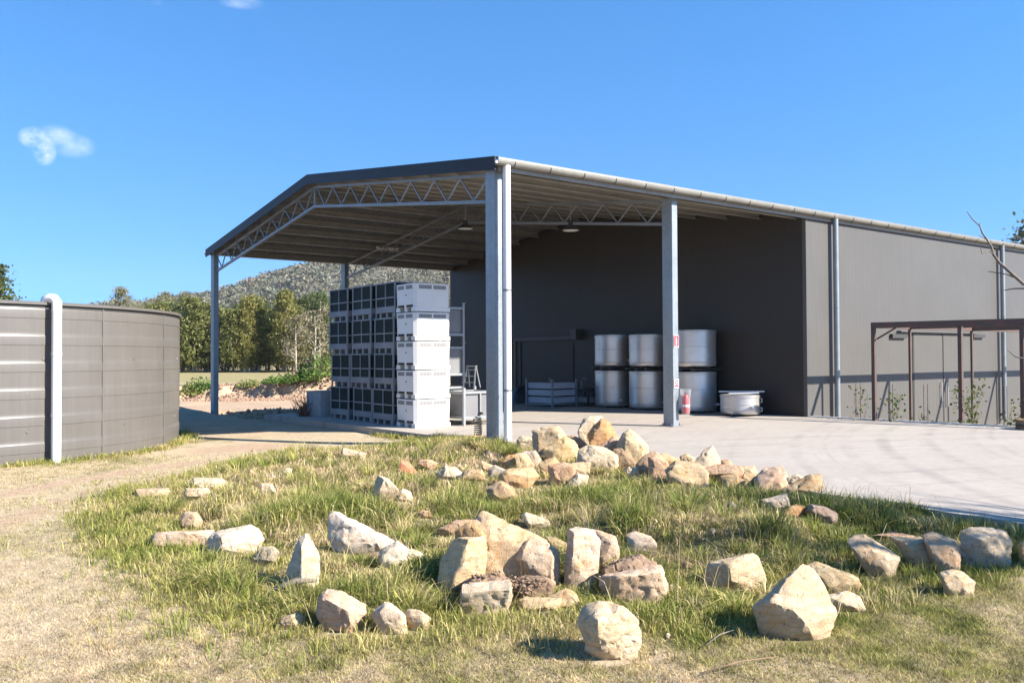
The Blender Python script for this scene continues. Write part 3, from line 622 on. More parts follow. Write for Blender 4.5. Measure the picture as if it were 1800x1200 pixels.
# down pipes
def pipe(x, r, m_, z0, label, n=14):
    y = -.24 if r < .09 else -.19
    mb = MB().tube([(x, -.235, BH-.14), (x, -.235, z0)], r, n)
    d = mb.build('downpipe', m_, shed, smooth=True, sharp=50); d['label'] = label
    for z in (1.0, 3.0): MB().lathe([(r+.006, z-.02), (r+.006, z+.02)], n).build('pipe_clip', M['galv'], d, (x, -.235, 0))
pipe(.13, .08, M['pvc'], .0, 'white plastic downpipe beside the near corner column', 18)
for px in (1471, 1764, 1930): pipe(onY(px, 600, -.235)[0], .075, M['galv_col'], -.6, 'galvanised downpipe on the long sunlit wall')
# hanging lamps (unlit)
def highbay(px, py, dep, lab):
    P = D(px, py, dep); o = thing('high_bay_lamp', lab, 'lamp', tuple(P), 0, 'high bay lamps under the canopy roof'); zt = zr(P[1])-P[2]-.03
    MB().lathe([(.0, .22), (.06, .22), (.08, .12), (.24, .0), (.235, -.01), (.07, .1)], 20).build('shade', M['tank_dark'], o, smooth=True, sharp=40)
    MB().lathe([(.0, -.004), (.2, -.004), (.2, .004)], 16).build('lens', M['lamp_white'], o); tube([(0, 0, .22), (0, 0, zt)], .012, 6).build('hanger', M['galv'], o)
highbay(818, 402, 23.5, 'dark hanging high bay lamp left of the near corner column'); highbay(1003, 405, 22.5, 'hanging high bay lamp with pale underside right of the white downpipe')
P = D(681, 466, 32.5); P[2] = zr(P[1])-.27; o = thing('batten_lamp', 'short pale batten lamp under the roof near the far eave', 'lamp', tuple(P)); box(-.45, .45, -.06, .06, 0, .06).build('housing', M['lamp_white'], o); box(-.4, .4, -.04, .04, -.03, -.0005).build('diffuser', M['lamp_white'], o)

# ------------------------------------------------------------------ water tank
TC = (-9.23, 8.26); TR = 5.2
tank = thing('water_tank', 'large round grey-brown steel water tank at the left', 'tank', (TC[0], TC[1], -.24))
TH = 2.93; prof = []; nco = 6; ch = (TH-.06)/nco
for i in range(nco):
    z = i*ch; prof += [(TR, z+.0), (TR, z+ch*.50), (TR+.009, z+ch*.512), (TR+.010, z+ch*.82), (TR+.008, z+ch*.845), (TR+.001, z+ch*.88)]
prof.append((TR, TH-.06))
def tank_angle(px, r):
    d = ray(px, 700)[:2]; d = d/np.linalg.norm(d); oc = CAM[:2]-np.array(TC); b_ = oc@d; t_ = -b_-math.sqrt(b_*b_-(oc@oc-r*r)); q_ = oc+d*t_; return math.atan2(q_[1], q_[0])
NP = max(8, round(2*math.pi/abs(tank_angle(180, TR)-tank_angle(287, TR)))); pm = MB().lathe(prof, 14, 0, 2*math.pi/NP).mesh('wall_panel', M['tank'], True, 24)
a0 = tank_angle(180, TR)
for i in range(NP):
    wp = link('wall_panel', pm, tank, None, (0, 0, a0+i*2*math.pi/NP))
    box(TR+.001, TR+.016, -.014, .014, .0, TH-.07).build('seam_strip', M['tank'], wp)
for zc in (.62, 1.28, 1.9):                                        # a few bolt heads per panel
    bmh = MB().lathe([(0, .012), (.02, .008), (.024, 0)], 8).mesh('bolt', M['tank'])
    for i in range(NP):
        a = a0+(i+.28+.4*((i*7+int(zc*10)) % 3)/3)*2*math.pi/NP; link('bolt', bmh, tank, ((TR+.003)*math.cos(a), (TR+.003)*math.sin(a), zc), (0, math.pi/2, a))
MB().lathe([(TR+.002, TH-.10), (TR+.012, TH-.10), (TR+.012, TH-.055), (TR+.002, TH-.055)], 120).build('rim_shadow_band', M['tank_dark'], tank, smooth=True, sharp=30)  # dark band painted in as the shadow under the rim overhang
MB().lathe([(TR+.01, TH-.052), (TR+.06, TH-.052), (TR+.06, TH), (TR-.1, TH+.015), (.02, TH+.35)], 120).build('roof', M['tank'], tank, smooth=True, sharp=30)
pb = onZ(97, 822, -.21); ti = np.array([TC[0]-pb[0], TC[1]-pb[1]]); ti /= np.linalg.norm(ti)
ap = tank_angle(99, TR+.17); ti = -np.array([math.cos(ap), math.sin(ap)]); pb[:2] = np.array(TC)-ti*(TR+.17); zt = 2.80
rt_ = np.array([hR[0]*-.15, hR[1]*-.15])
fp = thing('inlet_pipe', 'white plastic inlet pipe rising up the front of the tank', 'pipe', (pb[0], pb[1], -.24))
e1 = Vector((*(ti*.05+rt_*.62), zt+.20)); e2 = Vector((*(ti*.09+rt_*1.0), zt+.17))
tube([(0, 0, -.05), (0, 0, zt-.02)], .083, 18).build('riser', M['pvc'], fp, smooth=True, sharp=50)
tube([(0, 0, zt-.06), (0, 0, zt+.13), (ti[0]*.02+rt_[0]*.22, ti[1]*.02+rt_[1]*.22, zt+.19), e1, e2, (e2.x+ti[0]*.03, e2.y+ti[1]*.03, zt+.10), (e2.x+ti[0]*.03, e2.y+ti[1]*.03, zt+.0)], .086, 16).build('elbow', M['pvc'], fp, smooth=True, sharp=50)
for z in (.9, 2.0): MB().lathe([(.09, z-.025), (.09, z+.025)], 16).build('coupling', M['pvc'], fp)

# ------------------------------------------------------------------ white stacked bins
def white_bin(label, z, k):
    o = thing('plastic_bin', label, 'bin', (.22, 3.55, z), 0, 'white plastic bins in a stack'); sx, sy, h = 1.02, .92, .665
    ch = .07; pl = lambda i: [(ch+i, i), (sx-ch-i, i), (sx-i, ch+i), (sx-i, sy-ch-i), (sx-ch-i, sy-i), (ch+i, sy-i), (i, sy-ch-i), (i, ch+i)]
    mb = MB(); a, b, c, d = pl(.012), pl(0), pl(.03), pl(.05)
    R = [[(x, y, .10) for x, y in a], [(x, y, h-.03) for x, y in b], [(x, y, h) for x, y in b], [(x, y, h) for x, y in c], [(x, y, .16) for x, y in d]]
    vs = sum(R, []); fs = [(r*8+i, r*8+(i+1) % 8, (r+1)*8+(i+1) % 8, (r+1)*8+i) for r in range(4) for i in range(8)]+[tuple(range(32, 40)), tuple(range(7, -1, -1))]
    mb.add(vs, fs).build('body', M['white_plastic'], o)
    f = MB().box(.02, sx-.02, .012, .19, .0, .0985)
    f.build('runner', M['white_plastic'], o); MB().box(.02, sx-.02, sy-.19, sy-.012, .0, .0985).build('runner', M['white_plastic'], o)
    box(.32, .7, .013, .9, .0, .0975).build('runner', M['white_plastic'], o) if False else box(.03, sx-.03, sy/2-.07, sy/2+.07, 0, .0985).build('runner', M['white_plastic'], o)
    for gx_ in (.122, .522): box(gx_, gx_+.352, -.0015, .004, h-.128, h-.037).build('vent_grille', M['vent_back'], o)
    for gy_ in (.102, .492): box(-.0015, .004, gy_, gy_+.30, h-.128, h-.037).build('vent_grille', M['vent_back'], o)
    slot = box(0, .022, -.004, .004, 0, .085).mesh('vent_slot', M['grey_plastic'])
    for g in range(2):
        for j in range(9):
            link('vent_slot', slot, o, (.13+g*.4+j*.04, .002, h-.125))
    slot2 = box(-.004, .004, 0, .026, 0, .085).mesh('vent_slot', M['grey_plastic'])
    for g in range(2):
        for j in range(7): link('vent_slot', slot2, o, (.002, .11+g*.39+j*.045, h-.125))
    sl3 = box(-.006, .002, 0, .30, 0, .055).mesh('fork_slot', M['dark_gap'])
    for yy in (.1, .5): link('fork_slot', sl3, o, (.014, yy, .105))
    MB().lathe([(0, .004), (.022, .004), (.022, 0)], 10).build('plug', M['dark_gap'], o, (.004, sy*.45, h*.6), (0, -math.pi/2, 0))
    return o
WBL = ('white plastic bin at the bottom of the white stack', 'second white plastic bin from the bottom of the white stack', 'middle white plastic bin of the white stack', 'white plastic bin directly under the shaded top one', 'shaded topmost bin of the white plastic stack')
for k in range(5): white_bin(WBL[k], .002+k*.69, k)

# ------------------------------------------------------------------ dark panelled crates
def crate(label, loc):
    o = thing('panelled_crate', label, 'crate', loc, 0, 'dark panelled crates in three stacks'); sx, sy, h = 1.1, 1.06, .885; z0 = .12
    pmsh = box(-.036, .0, -.036, .0, 0, h).mesh('corner_post', M['crate_frame'])
    for x in (.038, sx-.002):
        for y in (.038, sy-.002): link('corner_post', pmsh, o, (x, y, 0))
    rl = MB(); 
    for z, t in ((h-.035, .03), (z0+.36, .028)):
        for x in (.02, sx-.02): rl = box(x-.016, x+.016, .039, sy-.039, z, z+t); rl.build('rail', M['crate_frame'], o)
        for y in (.02, sy-.02): box(.039, sx-.039, y-.016, y+.016, z, z+t).build('rail', M['crate_frame'], o)
    for x in (.02, sx-.02): box(x-.014, x+.014, sy/2-.012, sy/2+.012, z0+.155, h-.036).build('mullion', M['crate_frame'], o)
    for y in (.02, sy-.02): box(sx/2-.012, sx/2+.012, y-.014, y+.014, z0+.155, h-.036).build('mullion', M['crate_frame'], o)
    def pan(x0, x1, y0, y1):
        for (za, zb) in ((z0+.156, z0+.358), (z0+.39, h-.037)): box(x0, x1, y0, y1, za, zb).build('panel', M['crate_panel'], o)
    for x in (.026, sx-.034):
        for (ya, yb) in ((.040, sy/2-.013), (sy/2+.013, sy-.040)): pan(x, x+.008, ya, yb)
    for y in (.026, sy-.034):
        for (xa_, xb_) in ((.040, sx/2-.013), (sx/2+.013, sx-.040)): pan(xa_, xb_, y, y+.008)
    box(.006, sx-.006, .006, sy-.006, z0, z0+.153).build('base_board', M['crate_base'], o) if False else None
    for x in (.016, sx-.016): box(x-.014, x+.014, .039, sy-.039, z0, z0+.154).build('base_board', M['crate_base'], o)
    for y in (.016, sy-.016): box(.039, sx-.039, y-.014, y+.014, z0, z0+.154).build('base_board', M['crate_base'], o)
    box(.07, sx-.07, .07, sy-.07, z0+.02, z0+.05).build('floor', M['crate_panel'], o)
    for y in (.18, sy/2, sy-.18): box(.05, sx-.05, y-.05, y+.05, 0.0, z0-.001).build('skid', M['crate_frame'], o)
    return o
CN = ('stack next to the white bins', 'middle stack of dark crates', 'leftmost stack of dark crates'); CR = ('bottom', 'second from bottom', 'third from bottom', 'topmost')
base_c = None
for c, yy in enumerate((4.62, 5.82, 7.10)):
    for r in range(4):
        lab = 'grey-framed crate with dark panels, %s in the %s' % (CR[r], CN[c]); loc = (.25+.02*((c*3+r*5) % 4-1.5), yy+.015*((r*7+c) % 3-1), .003+r*.888)
        if base_c is None: base_c = crate(lab, loc)
        else: o = copy_tree(base_c); o.location = loc; o['label'] = lab
        if (c, r) != (0, 0): o.rotation_euler.z = .015*((r*5+c*2) % 5-2)

# ------------------------------------------------------------------ steel framed totes
def tote(label, loc, rz=0, sx=1.12, sy=1.05, h=.98, tee=True):
    o = thing('steel_tote', label, 'tote', loc, rz, 'grey steel-framed totes'); z0 = .16
    for x in (.03, sx-.03):
        for y in (.03, sy-.03):
            p_ = box(x-.03, x+.03, y-.03, y+.03, 0, h+.02).build('corner_post', M['tote_frame'], o)
            if tee: box(x-.05, x+.05, y-.05, y+.05, h+.021, h+.045).build('stacking_cap', M['tote_frame'], p_)
    for y in (.03, sy-.03):
        for z in (z0, h-.13): box(.061, sx-.061, y-.025, y+.025, z, z+.06).build('rail', M['tote_frame'], o)
        box(sx/2-.02, sx/2+.02, y-.02, y+.02, z0+.061, h-.131).build('upright', M['tote_frame'], o)
    for x in (.03, sx-.03):
        for z in (z0, h-.13): box(x-.025, x+.025, .061, sy-.061, z, z+.06).build('rail', M['tote_frame'], o)
    box(.06, sx-.06, .06, sy-.06, z0+.063, h-.14).build('tank_body', M['tote'], o)
    MB().lathe([(0, .05), (.2, .05), (.22, 0)], 20).build('lid', M['black'], o, (sx/2, sy/2, h-.139), smooth=True, sharp=40)
    tube([(sx*.5, .02, z0+.13), (sx*.5, -.06, z0+.12)], .03, 10).build('valve', M['black'], o)
    return o
tote('lone steel-framed grey tote beside the near corner column, ladder on top', (1.5, 3.4, .003), .04, 1.05, .95, .9, False)
for k in range(3): tote(('steel-framed grey tote at the bottom behind the white bins', 'middle steel-framed grey tote behind the white bins', 'topmost dark steel-framed tote behind the white bins')[k], (1.3, 4.72, .003+k*1.03))
lad = thing('step_ladder', 'small aluminium step ladder standing on the lone tote', 'ladder', (1.98, 3.75, .912), .5)
for s in (-1, 1):
    bar((-.16, s*.15, 0), (-.01, s*.11, .52), .025, .045).build('rail', M['galv'], lad); bar((.16, s*.15, 0), (.01, s*.11, .52), .025, .03).build('rail', M['galv'], lad)
for f in (.25, .55, .85): bar((-.16+.15*f, -.15+.04*f, .52*f), (-.16+.15*f, .15-.04*f, .52*f), .07, .02).build('step', M['galv'], lad)
box(-.06, .06, -.13, .13, .521, .545).build('cap', M['galv'], lad)
# coil, hose remnants and base clutter by the corner column
P = onZ(843, 766, 0); coil = MB(); pth = []
for i in range(130): a = i*.42; rr = .085*(1-.25*i/130); pth.append((rr*math.cos(a), rr*math.sin(a), .02+i*.0030))
o = tube(pth, .013, 6).build('coiled_hose', M['black'], None, (P[0]-.05, P[1]-.02, 0), smooth=True); tag(o, 'black coiled hose standing against the near corner column', 'hose')
P = onZ(815, 768, 0)
for j in range(3):
    pth = [(P[0]-.5+.1*k+.02*math.sin(k*1.3+j), P[1]+.03*math.sin(k*.9+j*2)+.07*j-.06*k*.6, .018+.012*math.sin(k*.8)**2) for k in range(11)]
    o = tube(pth, .014, 6).build('hose_offcut', M['hose'], None, smooth=True); tag(o, ('tan hose offcut lying nearest the slab edge', 'tan hose offcut in the middle of the three on the slab', 'tan hose offcut lying nearest the totes')[j], 'hose', 'hose offcuts on the slab edge')

# ------------------------------------------------------------------ stainless vats
def vat(label, loc, r, h, rz=0, lid=False):
    o = thing('steel_vat', label, 'vat', loc, rz, 'stainless steel vats'); b = .05
    MB().lathe([(0, b), (r-.02, b), (r, b+.03), (r, b+.10), (r+.012, b+.11), (r+.012, b+.135), (r, b+.145), (r, h*.55), (r+.01, h*.555), (r+.01, h*.57), (r, h*.575), (r, h-.08), (r+.015, h-.07), (r+.015, h-.03), (r-.01, h-.02)], 48).build('shell', M['steel'], o, smooth=True, sharp=35)
    MB().lathe([(r+.004, h-.0195), (r+.004, h), (r*.5, h+.03), (0, h+.035)], 40).build('lid', M['steel'], o, smooth=True, sharp=35)
    for a in (.3, 1.87, 3.44, 5.01): box(-.05, .05, -.05, .05, 0, b-.001).build('foot', M['black'], o, ((r-.12)*math.cos(a), (r-.12)*math.sin(a), 0))
    for (a, z) in ((-.75, h*.28), (-.75, h*.72)):
        tube([((r+.0)*math.cos(a), (r+.0)*math.sin(a), z-.05), ((r+.06)*math.cos(a), (r+.06)*math.sin(a), z-.05), ((r+.06)*math.cos(a), (r+.06)*math.sin(a), z+.05), (r*math.cos(a), r*math.sin(a), z+.05)], .014, 6).build('handle', M['steel'], o)
    a = -1.9; tube([((r-.01)*math.cos(a), (r-.01)*math.sin(a), .24), ((r+.10)*math.cos(a), (r+.10)*math.sin(a), .24)], .035, 12).build('valve', M['steel'], o, smooth=True, sharp=40)
    return o
VX = 9.78
for k, (px, r, zb, zt_) in enumerate(((1078, .60, 1.20, 2.36), (1141, .60, 1.20, 2.34), (1223, .65, 1.20, 2.42))):
    y = onX(px, 715, VX)[1]; nm = ('left', 'middle', 'right')[k]; VXk = VX-.03*k
    vat('stainless steel vat on the floor, %s column of the stacked vats' % nm, (VXk, y, .003), r, zb, .4*k)
    pl_ = thing('vat_pallet', 'dark flat pallet between the two vats of the %s column' % nm, 'pallet', (VXk, y, zb+.043), .0, 'pallets between stacked vats')
    for yy in (-r*.7, 0, r*.7): box(-r*.93, r*.93, yy-.05, yy+.05, 0, .05).build('bearer', M['tank_dark'], pl_)
    for j in range(7): box(-r*.93+j*r*.285, -r*.93+j*r*.285+.1, -r*.93, r*.93, .051, .068).build('deck_board', M['tank_dark'], pl_)
    vat('stainless steel vat on top of the %s column of the stacked vats' % nm, (VXk, y, zb+.113), r, zt_-zb-.1, 1.1*k+.5)
y = onX(1299, 725, 9.5)[1]
v4 = vat('short open stainless tub standing alone right of the stacked vats', (9.55, y, .003), .54, .58, 0)
bar((-.62, -.1, .635), (.1, -.56, .645), .07, .03).build('lid_bar', M['cage_tray'], v4); bar((-.3, .5, .66), (.66, -.32, .66), .08, .03).build('lid_bar', M['steel'], v4)
# cage with pale trays, workbench and dark sheeted machine
cg = thing('tray_cage', 'low metal cage with three pale trays by the gable wall', 'cage', tuple(onZ(971, 716, 0.003)), .09)
for x in (.03, 1.17):
    for y in (.03, 1.27): box(x-.03, x+.03, y-.03, y+.03, 0, .92).build('corner_post', M['galv'], cg)
for k in range(3):
    t_ = box(.062, 1.14, .062, 1.24, .13+k*.24, .13+k*.24+.185).build('tray', M['cage_tray'], cg)
    box(.055, 1.145, .055, 1.245, .13+k*.24+.1855, .13+k*.24+.20).build('rim', M['crate_frame'], t_)
for x in (.03, 1.17): box(x-.02, x+.02, .061, 1.239, .07, .11).build('rail', M['galv'], cg)
for y in (.03, 1.27): box(.061, 1.139, y-.02, y+.02, .07, .11).build('rail', M['galv'], cg)
bn = thing('workbench', 'low dark workbench between the tray cage and the vats', 'bench', (9.75, onX(1027, 712, 9.75)[1]-.1, .003))
box(-.45, .45, -.6, .6, .5, .56).build('top', M['tank_dark'], bn); box(-.4, .4, -.55, .45, .12, .3).build('drawer_box', M['cage_tray'], bn)
for x in (-.4, .4):
    for y in (-.55, .55): box(x-.03, x+.03, y-.03, y+.03, 0, .499).build('leg', M['tank_dark'], bn)
tp_ = thing('bench_tap', 'pale metal tap fitting on the low workbench', 'tap', (9.6, onX(1027, 712, 9.75)[1]-.05, .563))
MB().lathe([(0, 0), (.09, 0), (.09, .02), (.03, .03), (.025, .3), (0, .3)], 12).build('stand', M['galv'], tp_, smooth=True, sharp=40); tube([(0, 0, .28), (0, -.05, .36), (0, -.22, .36), (0, -.24, .28)], .022, 8).build('spout', M['galv'], tp_, smooth=True)
mc = thing('covered_machine', 'dark sheeted machine on the floor left of the tray cage', 'machine', (9.3, onX(922, 712, 9.3)[1], .003))
mb = MB().lathe([(.0, .62), (.2, .6), (.42, .45), (.5, .2), (.55, .0)], 14); mb.v = [(x*(1+.12*math.sin(9*math.atan2(y, x)))*1.05, y*(1+.1*math.cos(7*math.atan2(y, x))), z+.04*math.sin(5*x+3*y)*(z > .1)) for x, y, z in mb.v]
mb.build('sheet', M['blue_tarp'], mc, smooth=True); tube([(-.5, .2, .05), (-.6, .1, .35), (-.45, -.1, .5)], .02, 8).build('hose', M['crate_frame'], mc)

# ------------------------------------------------------------------ signs and extinguisher on the middle column
def csign(name, label, zc, w, h, round_=False):
    o = thing(name, label, 'sign', (BXM+.1, -.012, zc), 0)
    if not round_:
        box(-w/2, w/2, -.004, 0, -h/2, h/2).build('plate', M['white_sign'], o); box(-w/2+.008, w/2-.008, -.006, -.0042, -h/2+.03, h/2-.008).build('red_field', M['red_sign'], o)
        box(-.018, .018, -.008, -.0062, -h/2+.06, h/2-.085).build('extinguisher_symbol', M['white_sign'], o); box(-.010, .010, -.0082, -.0064, h/2-.08, h/2-.06).build('nozzle_symbol', M['white_sign'], o); box(-.030, .004, -.0082, -.0064, h/2-.058, h/2-.046).build('handle_symbol', M['white_sign'], o)
    else:
        box(-w/2, w/2, -.004, 0, -h/2, h/2).build('plate', M['white_sign'], o); MB().lathe([(.03, 0), (.058, 0), (.058, .002), (.03, .002)], 20).build('red_ring', M['red_sign'], o, (0, -.0062, h/2-.08), (math.pi/2, 0, 0)); box(-w/2+.01, w/2-.01, -.006, -.0042, -h/2+.03, -h/2+.07).build('red_band', M['red_sign'], o)
csign('extinguisher_sign', 'red and white fire extinguisher sign high on the middle column', onY(1188, 600, 0)[2], .165, .29)
csign('instruction_sign', 'small white sign with red ring low on the middle column', onY(1188, 674, 0)[2], .15, .22, True)
ze = onY(1198, 727, -.15)[2]
ex = thing('fire_extinguisher', 'red fire extinguisher in a clear plastic bag on the middle column', 'extinguisher', (BXM+.27, -.14, ze))
MB().lathe([(0, .0), (.075, 0), (.082, .015), (.082, .36), (.06, .42), (.025, .44), (.025, .47), (0, .47)], 20).build('cylinder', M['red'], ex, smooth=True, sharp=40)
MB().lathe([(.0835, .16), (.0835, .21)], 20).build('label_band', M['white_sign'], ex, smooth=True); box(-.02, .09, -.015, .015, .471, .50).build('lever', M['black'], ex); tube([(.03, 0, .46), (.11, 0, .42), (.105, 0, .2)], .011, 6).build('hose', M['black'], ex)
mb = MB().lathe([(.085, -.03), (.105, .1), (.11, .35), (.135, .58)], 18); mb.v = [(x*(1+.08*math.sin(11*z+4*math.atan2(y, x))), y*(1+.08*math.cos(9*z)), z) for x, y, z in mb.v]; mb.build('bag', M['bag'], ex, smooth=True)

# ------------------------------------------------------------------ pergola, climbers and half barrel by the long wall
pg = thing('steel_pergola', 'rusty brown steel pergola frame in front of the long wall', 'pergola', (10.5, -2.0, -.52))
def loc_(x, y, z): return (x-10.5, y+2.0, z+.52)
PZ = 2.43
def pbeam(a, b, nm, w=.10, h=.15): return bar(loc_(*a), loc_(*b), w, h).build(nm, M['pergola'], pg)
P1 = (10.48, -2.0); P2 = tuple(D(1688, 600, 20.9)[:2]); P3 = tuple(D(1797, 600, 20.0)[:2]); P4 = (12.2, -8.3)
for (x, y) in (P1, P2, P3, P4): box(*[v for v in (x-10.5-.045, x-10.5+.045, y+2-.045, y+2+.045, -.02, PZ+.52-.076)]).build('post', M['pergola'], pg)
pbeam((P1[0], P1[1]+.06, PZ), (P4[0], P4[1], PZ), 'side_beam'); pbeam((P1[0]+.06, -2.0, PZ+.004), (27, -2.0, PZ+.004), 'wall_beam', .10, .146)
for x in (12.25, 15.7, 19.2, 22.7, 26.2):
    pbeam((x, -2.052, PZ-.003), (x+.9, -6.4, PZ-.003), 'cross_beam', .07, .13); box(x-10.5-.03, x-10.5+.03, -.03, .03, -.02, PZ+.52-.07).build('post', M['pergola'], pg)
bar(loc_(P1[0]+.05, P1[1]-.06, PZ-.35), loc_(P1[0]+.18, P1[1]-.5, PZ-.07), .04, .04).build('brace', M['pergola'], pg)
def climber(px, py, h, w, n, label, trell, tl=None):
    e = onZ(px, py, 0.0); b = (e[0]+.34, e[1]+.10, -.52)
    if trell:
        t = thing('wire_trellis', tl, 'trellis', (b[0]+.12, b[1]+.1, -.52), .2)
        for s in (-.16, .16): tube([(s, 0, -.05), (s, 0, 1.45)], .009, 5).build('upright', M['pergola'], t)
        for k in range(8): tube([(-.16, 0, .1+k*.18), (.16, 0, .1+k*.18)], .007, 5).build('rung', M['pergola'], t)
    if n:
        o = thing('climbing_plant', label, 'plant', b, 0, 'climbing plants along the drive edge'); tm = MB(); pts = []
        for s in range(4):
            a = random.uniform(0, 6.28); p = Vector((0, 0, -.05)); path = [p]
            for k in range(6): p = p+Vector((math.cos(a)*.05*w*3+random.uniform(-.08, .08)*w*2, math.sin(a)*.04+random.uniform(-.05, .05), h/6)); path.append(p)
            tm.tube(path, [.016*(1-.14*k) for k in range(7)], 5, False); pts += path[1:]
        tm.build('stem', M['bark'], o)
        pts = np.array([tuple(p) for p in pts]); k = rng.integers(0, len(pts), n); P = pts[k]+rng.normal(size=(n, 3))*np.array([w*.42, .09, .1]); f = rng.uniform(0, 1, (n, 1))
        V, F, c = leafcloud(P, rng.uniform(.05, .10, n), np.array((.035, .055, .015))*(1-f)+np.array((.16, .19, .05))*f); link('leaves', np_mesh('leaves', V, F, M['leaf'], c), o)
climber(1504, 738, 1.25, .22, 90, 'sparse climbing plant on a wire trellis left of the pergola corner post', True, 'wire ladder trellis left of the pergola corner post')
climber(1562, 741, 1.15, .24, 170, 'leafy climbing plant just right of the pergola corner post', True, 'wire trellis behind the plant right of the pergola corner post')
climber(1625, 743, .75, .16, 60, 'tiny low plant at the foot of the bare trellis', True, 'bare wire ladder trellis in front of the double door')
climber(1698, 746, 1.45, .34, 330, 'tallest and bushiest climbing plant at the second pergola post', False)
climber(1768, 751, 1.05, .28, 150, 'climbing plant in front of the right hand downpipe', True, 'wire trellis in front of the right hand downpipe')
P = D(1818, 736, 19.2); bl = thing('half_barrel', 'brown timber half barrel planter at the right edge of the drive', 'barrel', (P[0], P[1], -.5)); H_ = .72
for k in range(20):
    a = 2*math.pi*k/20; st = MB(); w = math.pi*.34/20*.97
    vs = [(r+dr, s*w*(r/.34), z) for z, r in ((0, .30), (.36, .345), (H_, .33)) for dr in (0, .025) for s in (-1, 1)]
    st.add(vs, [(0, 1, 5, 4), (4, 5, 9, 8), (2, 6, 7, 3), (6, 10, 11, 7), (0, 4, 6, 2), (4, 8, 10, 6), (1, 3, 7, 5), (5, 7, 11, 9), (8, 9, 11, 10), (0, 2, 3, 1)]); st.build('stave', M['timber'], bl, None, (0, 0, a))
for z, r in ((.12, .342), (.58, .362)): MB().lathe([(r+.003, z), (r+.01, z+.005), (r+.01, z+.045), (r+.003, z+.05)], 32).build('hoop', M['tank_dark'], bl, smooth=True, sharp=30)
box(-.2, .2, -.2, .2, H_-.12, H_-.08).build('soil', M['soil'], bl)
# concrete block and dead brush by the crates
P = onZ(572, 730, -.25); o = thing('concrete_block', 'grey concrete block beside the leftmost crate stack', 'block', (.45, 9.15, .003), .1)
box(-.3, .5, -.4, .4, 0, .70).build('body', M['block'], o); box(-.31, .51, -.41, .41, .701, .72).build('cap', M['block'], o)
o = thing('dead_brush', 'tangle of rusty brown dead brush against the concrete block', 'brush', (-.05, 9.35, .003)); mb = MB()
for i in range(60):
    a = rng.uniform(0, 6.28); p0 = (rng.uniform(-.15, .15), rng.uniform(-.2, .2), 0); mb.tube([p0, (p0[0]+math.cos(a)*.12, p0[1]+math.sin(a)*.15, rng.uniform(.2, .4)), (p0[0]+math.cos(a)*.25, p0[1]+math.sin(a)*.3, rng.uniform(.3, .68))], [.008, .006, .003], 4, False)
mb.build('twigs', simple('rust_twigs', (.20, .09, .05), .9, 0, .3, 9), o)

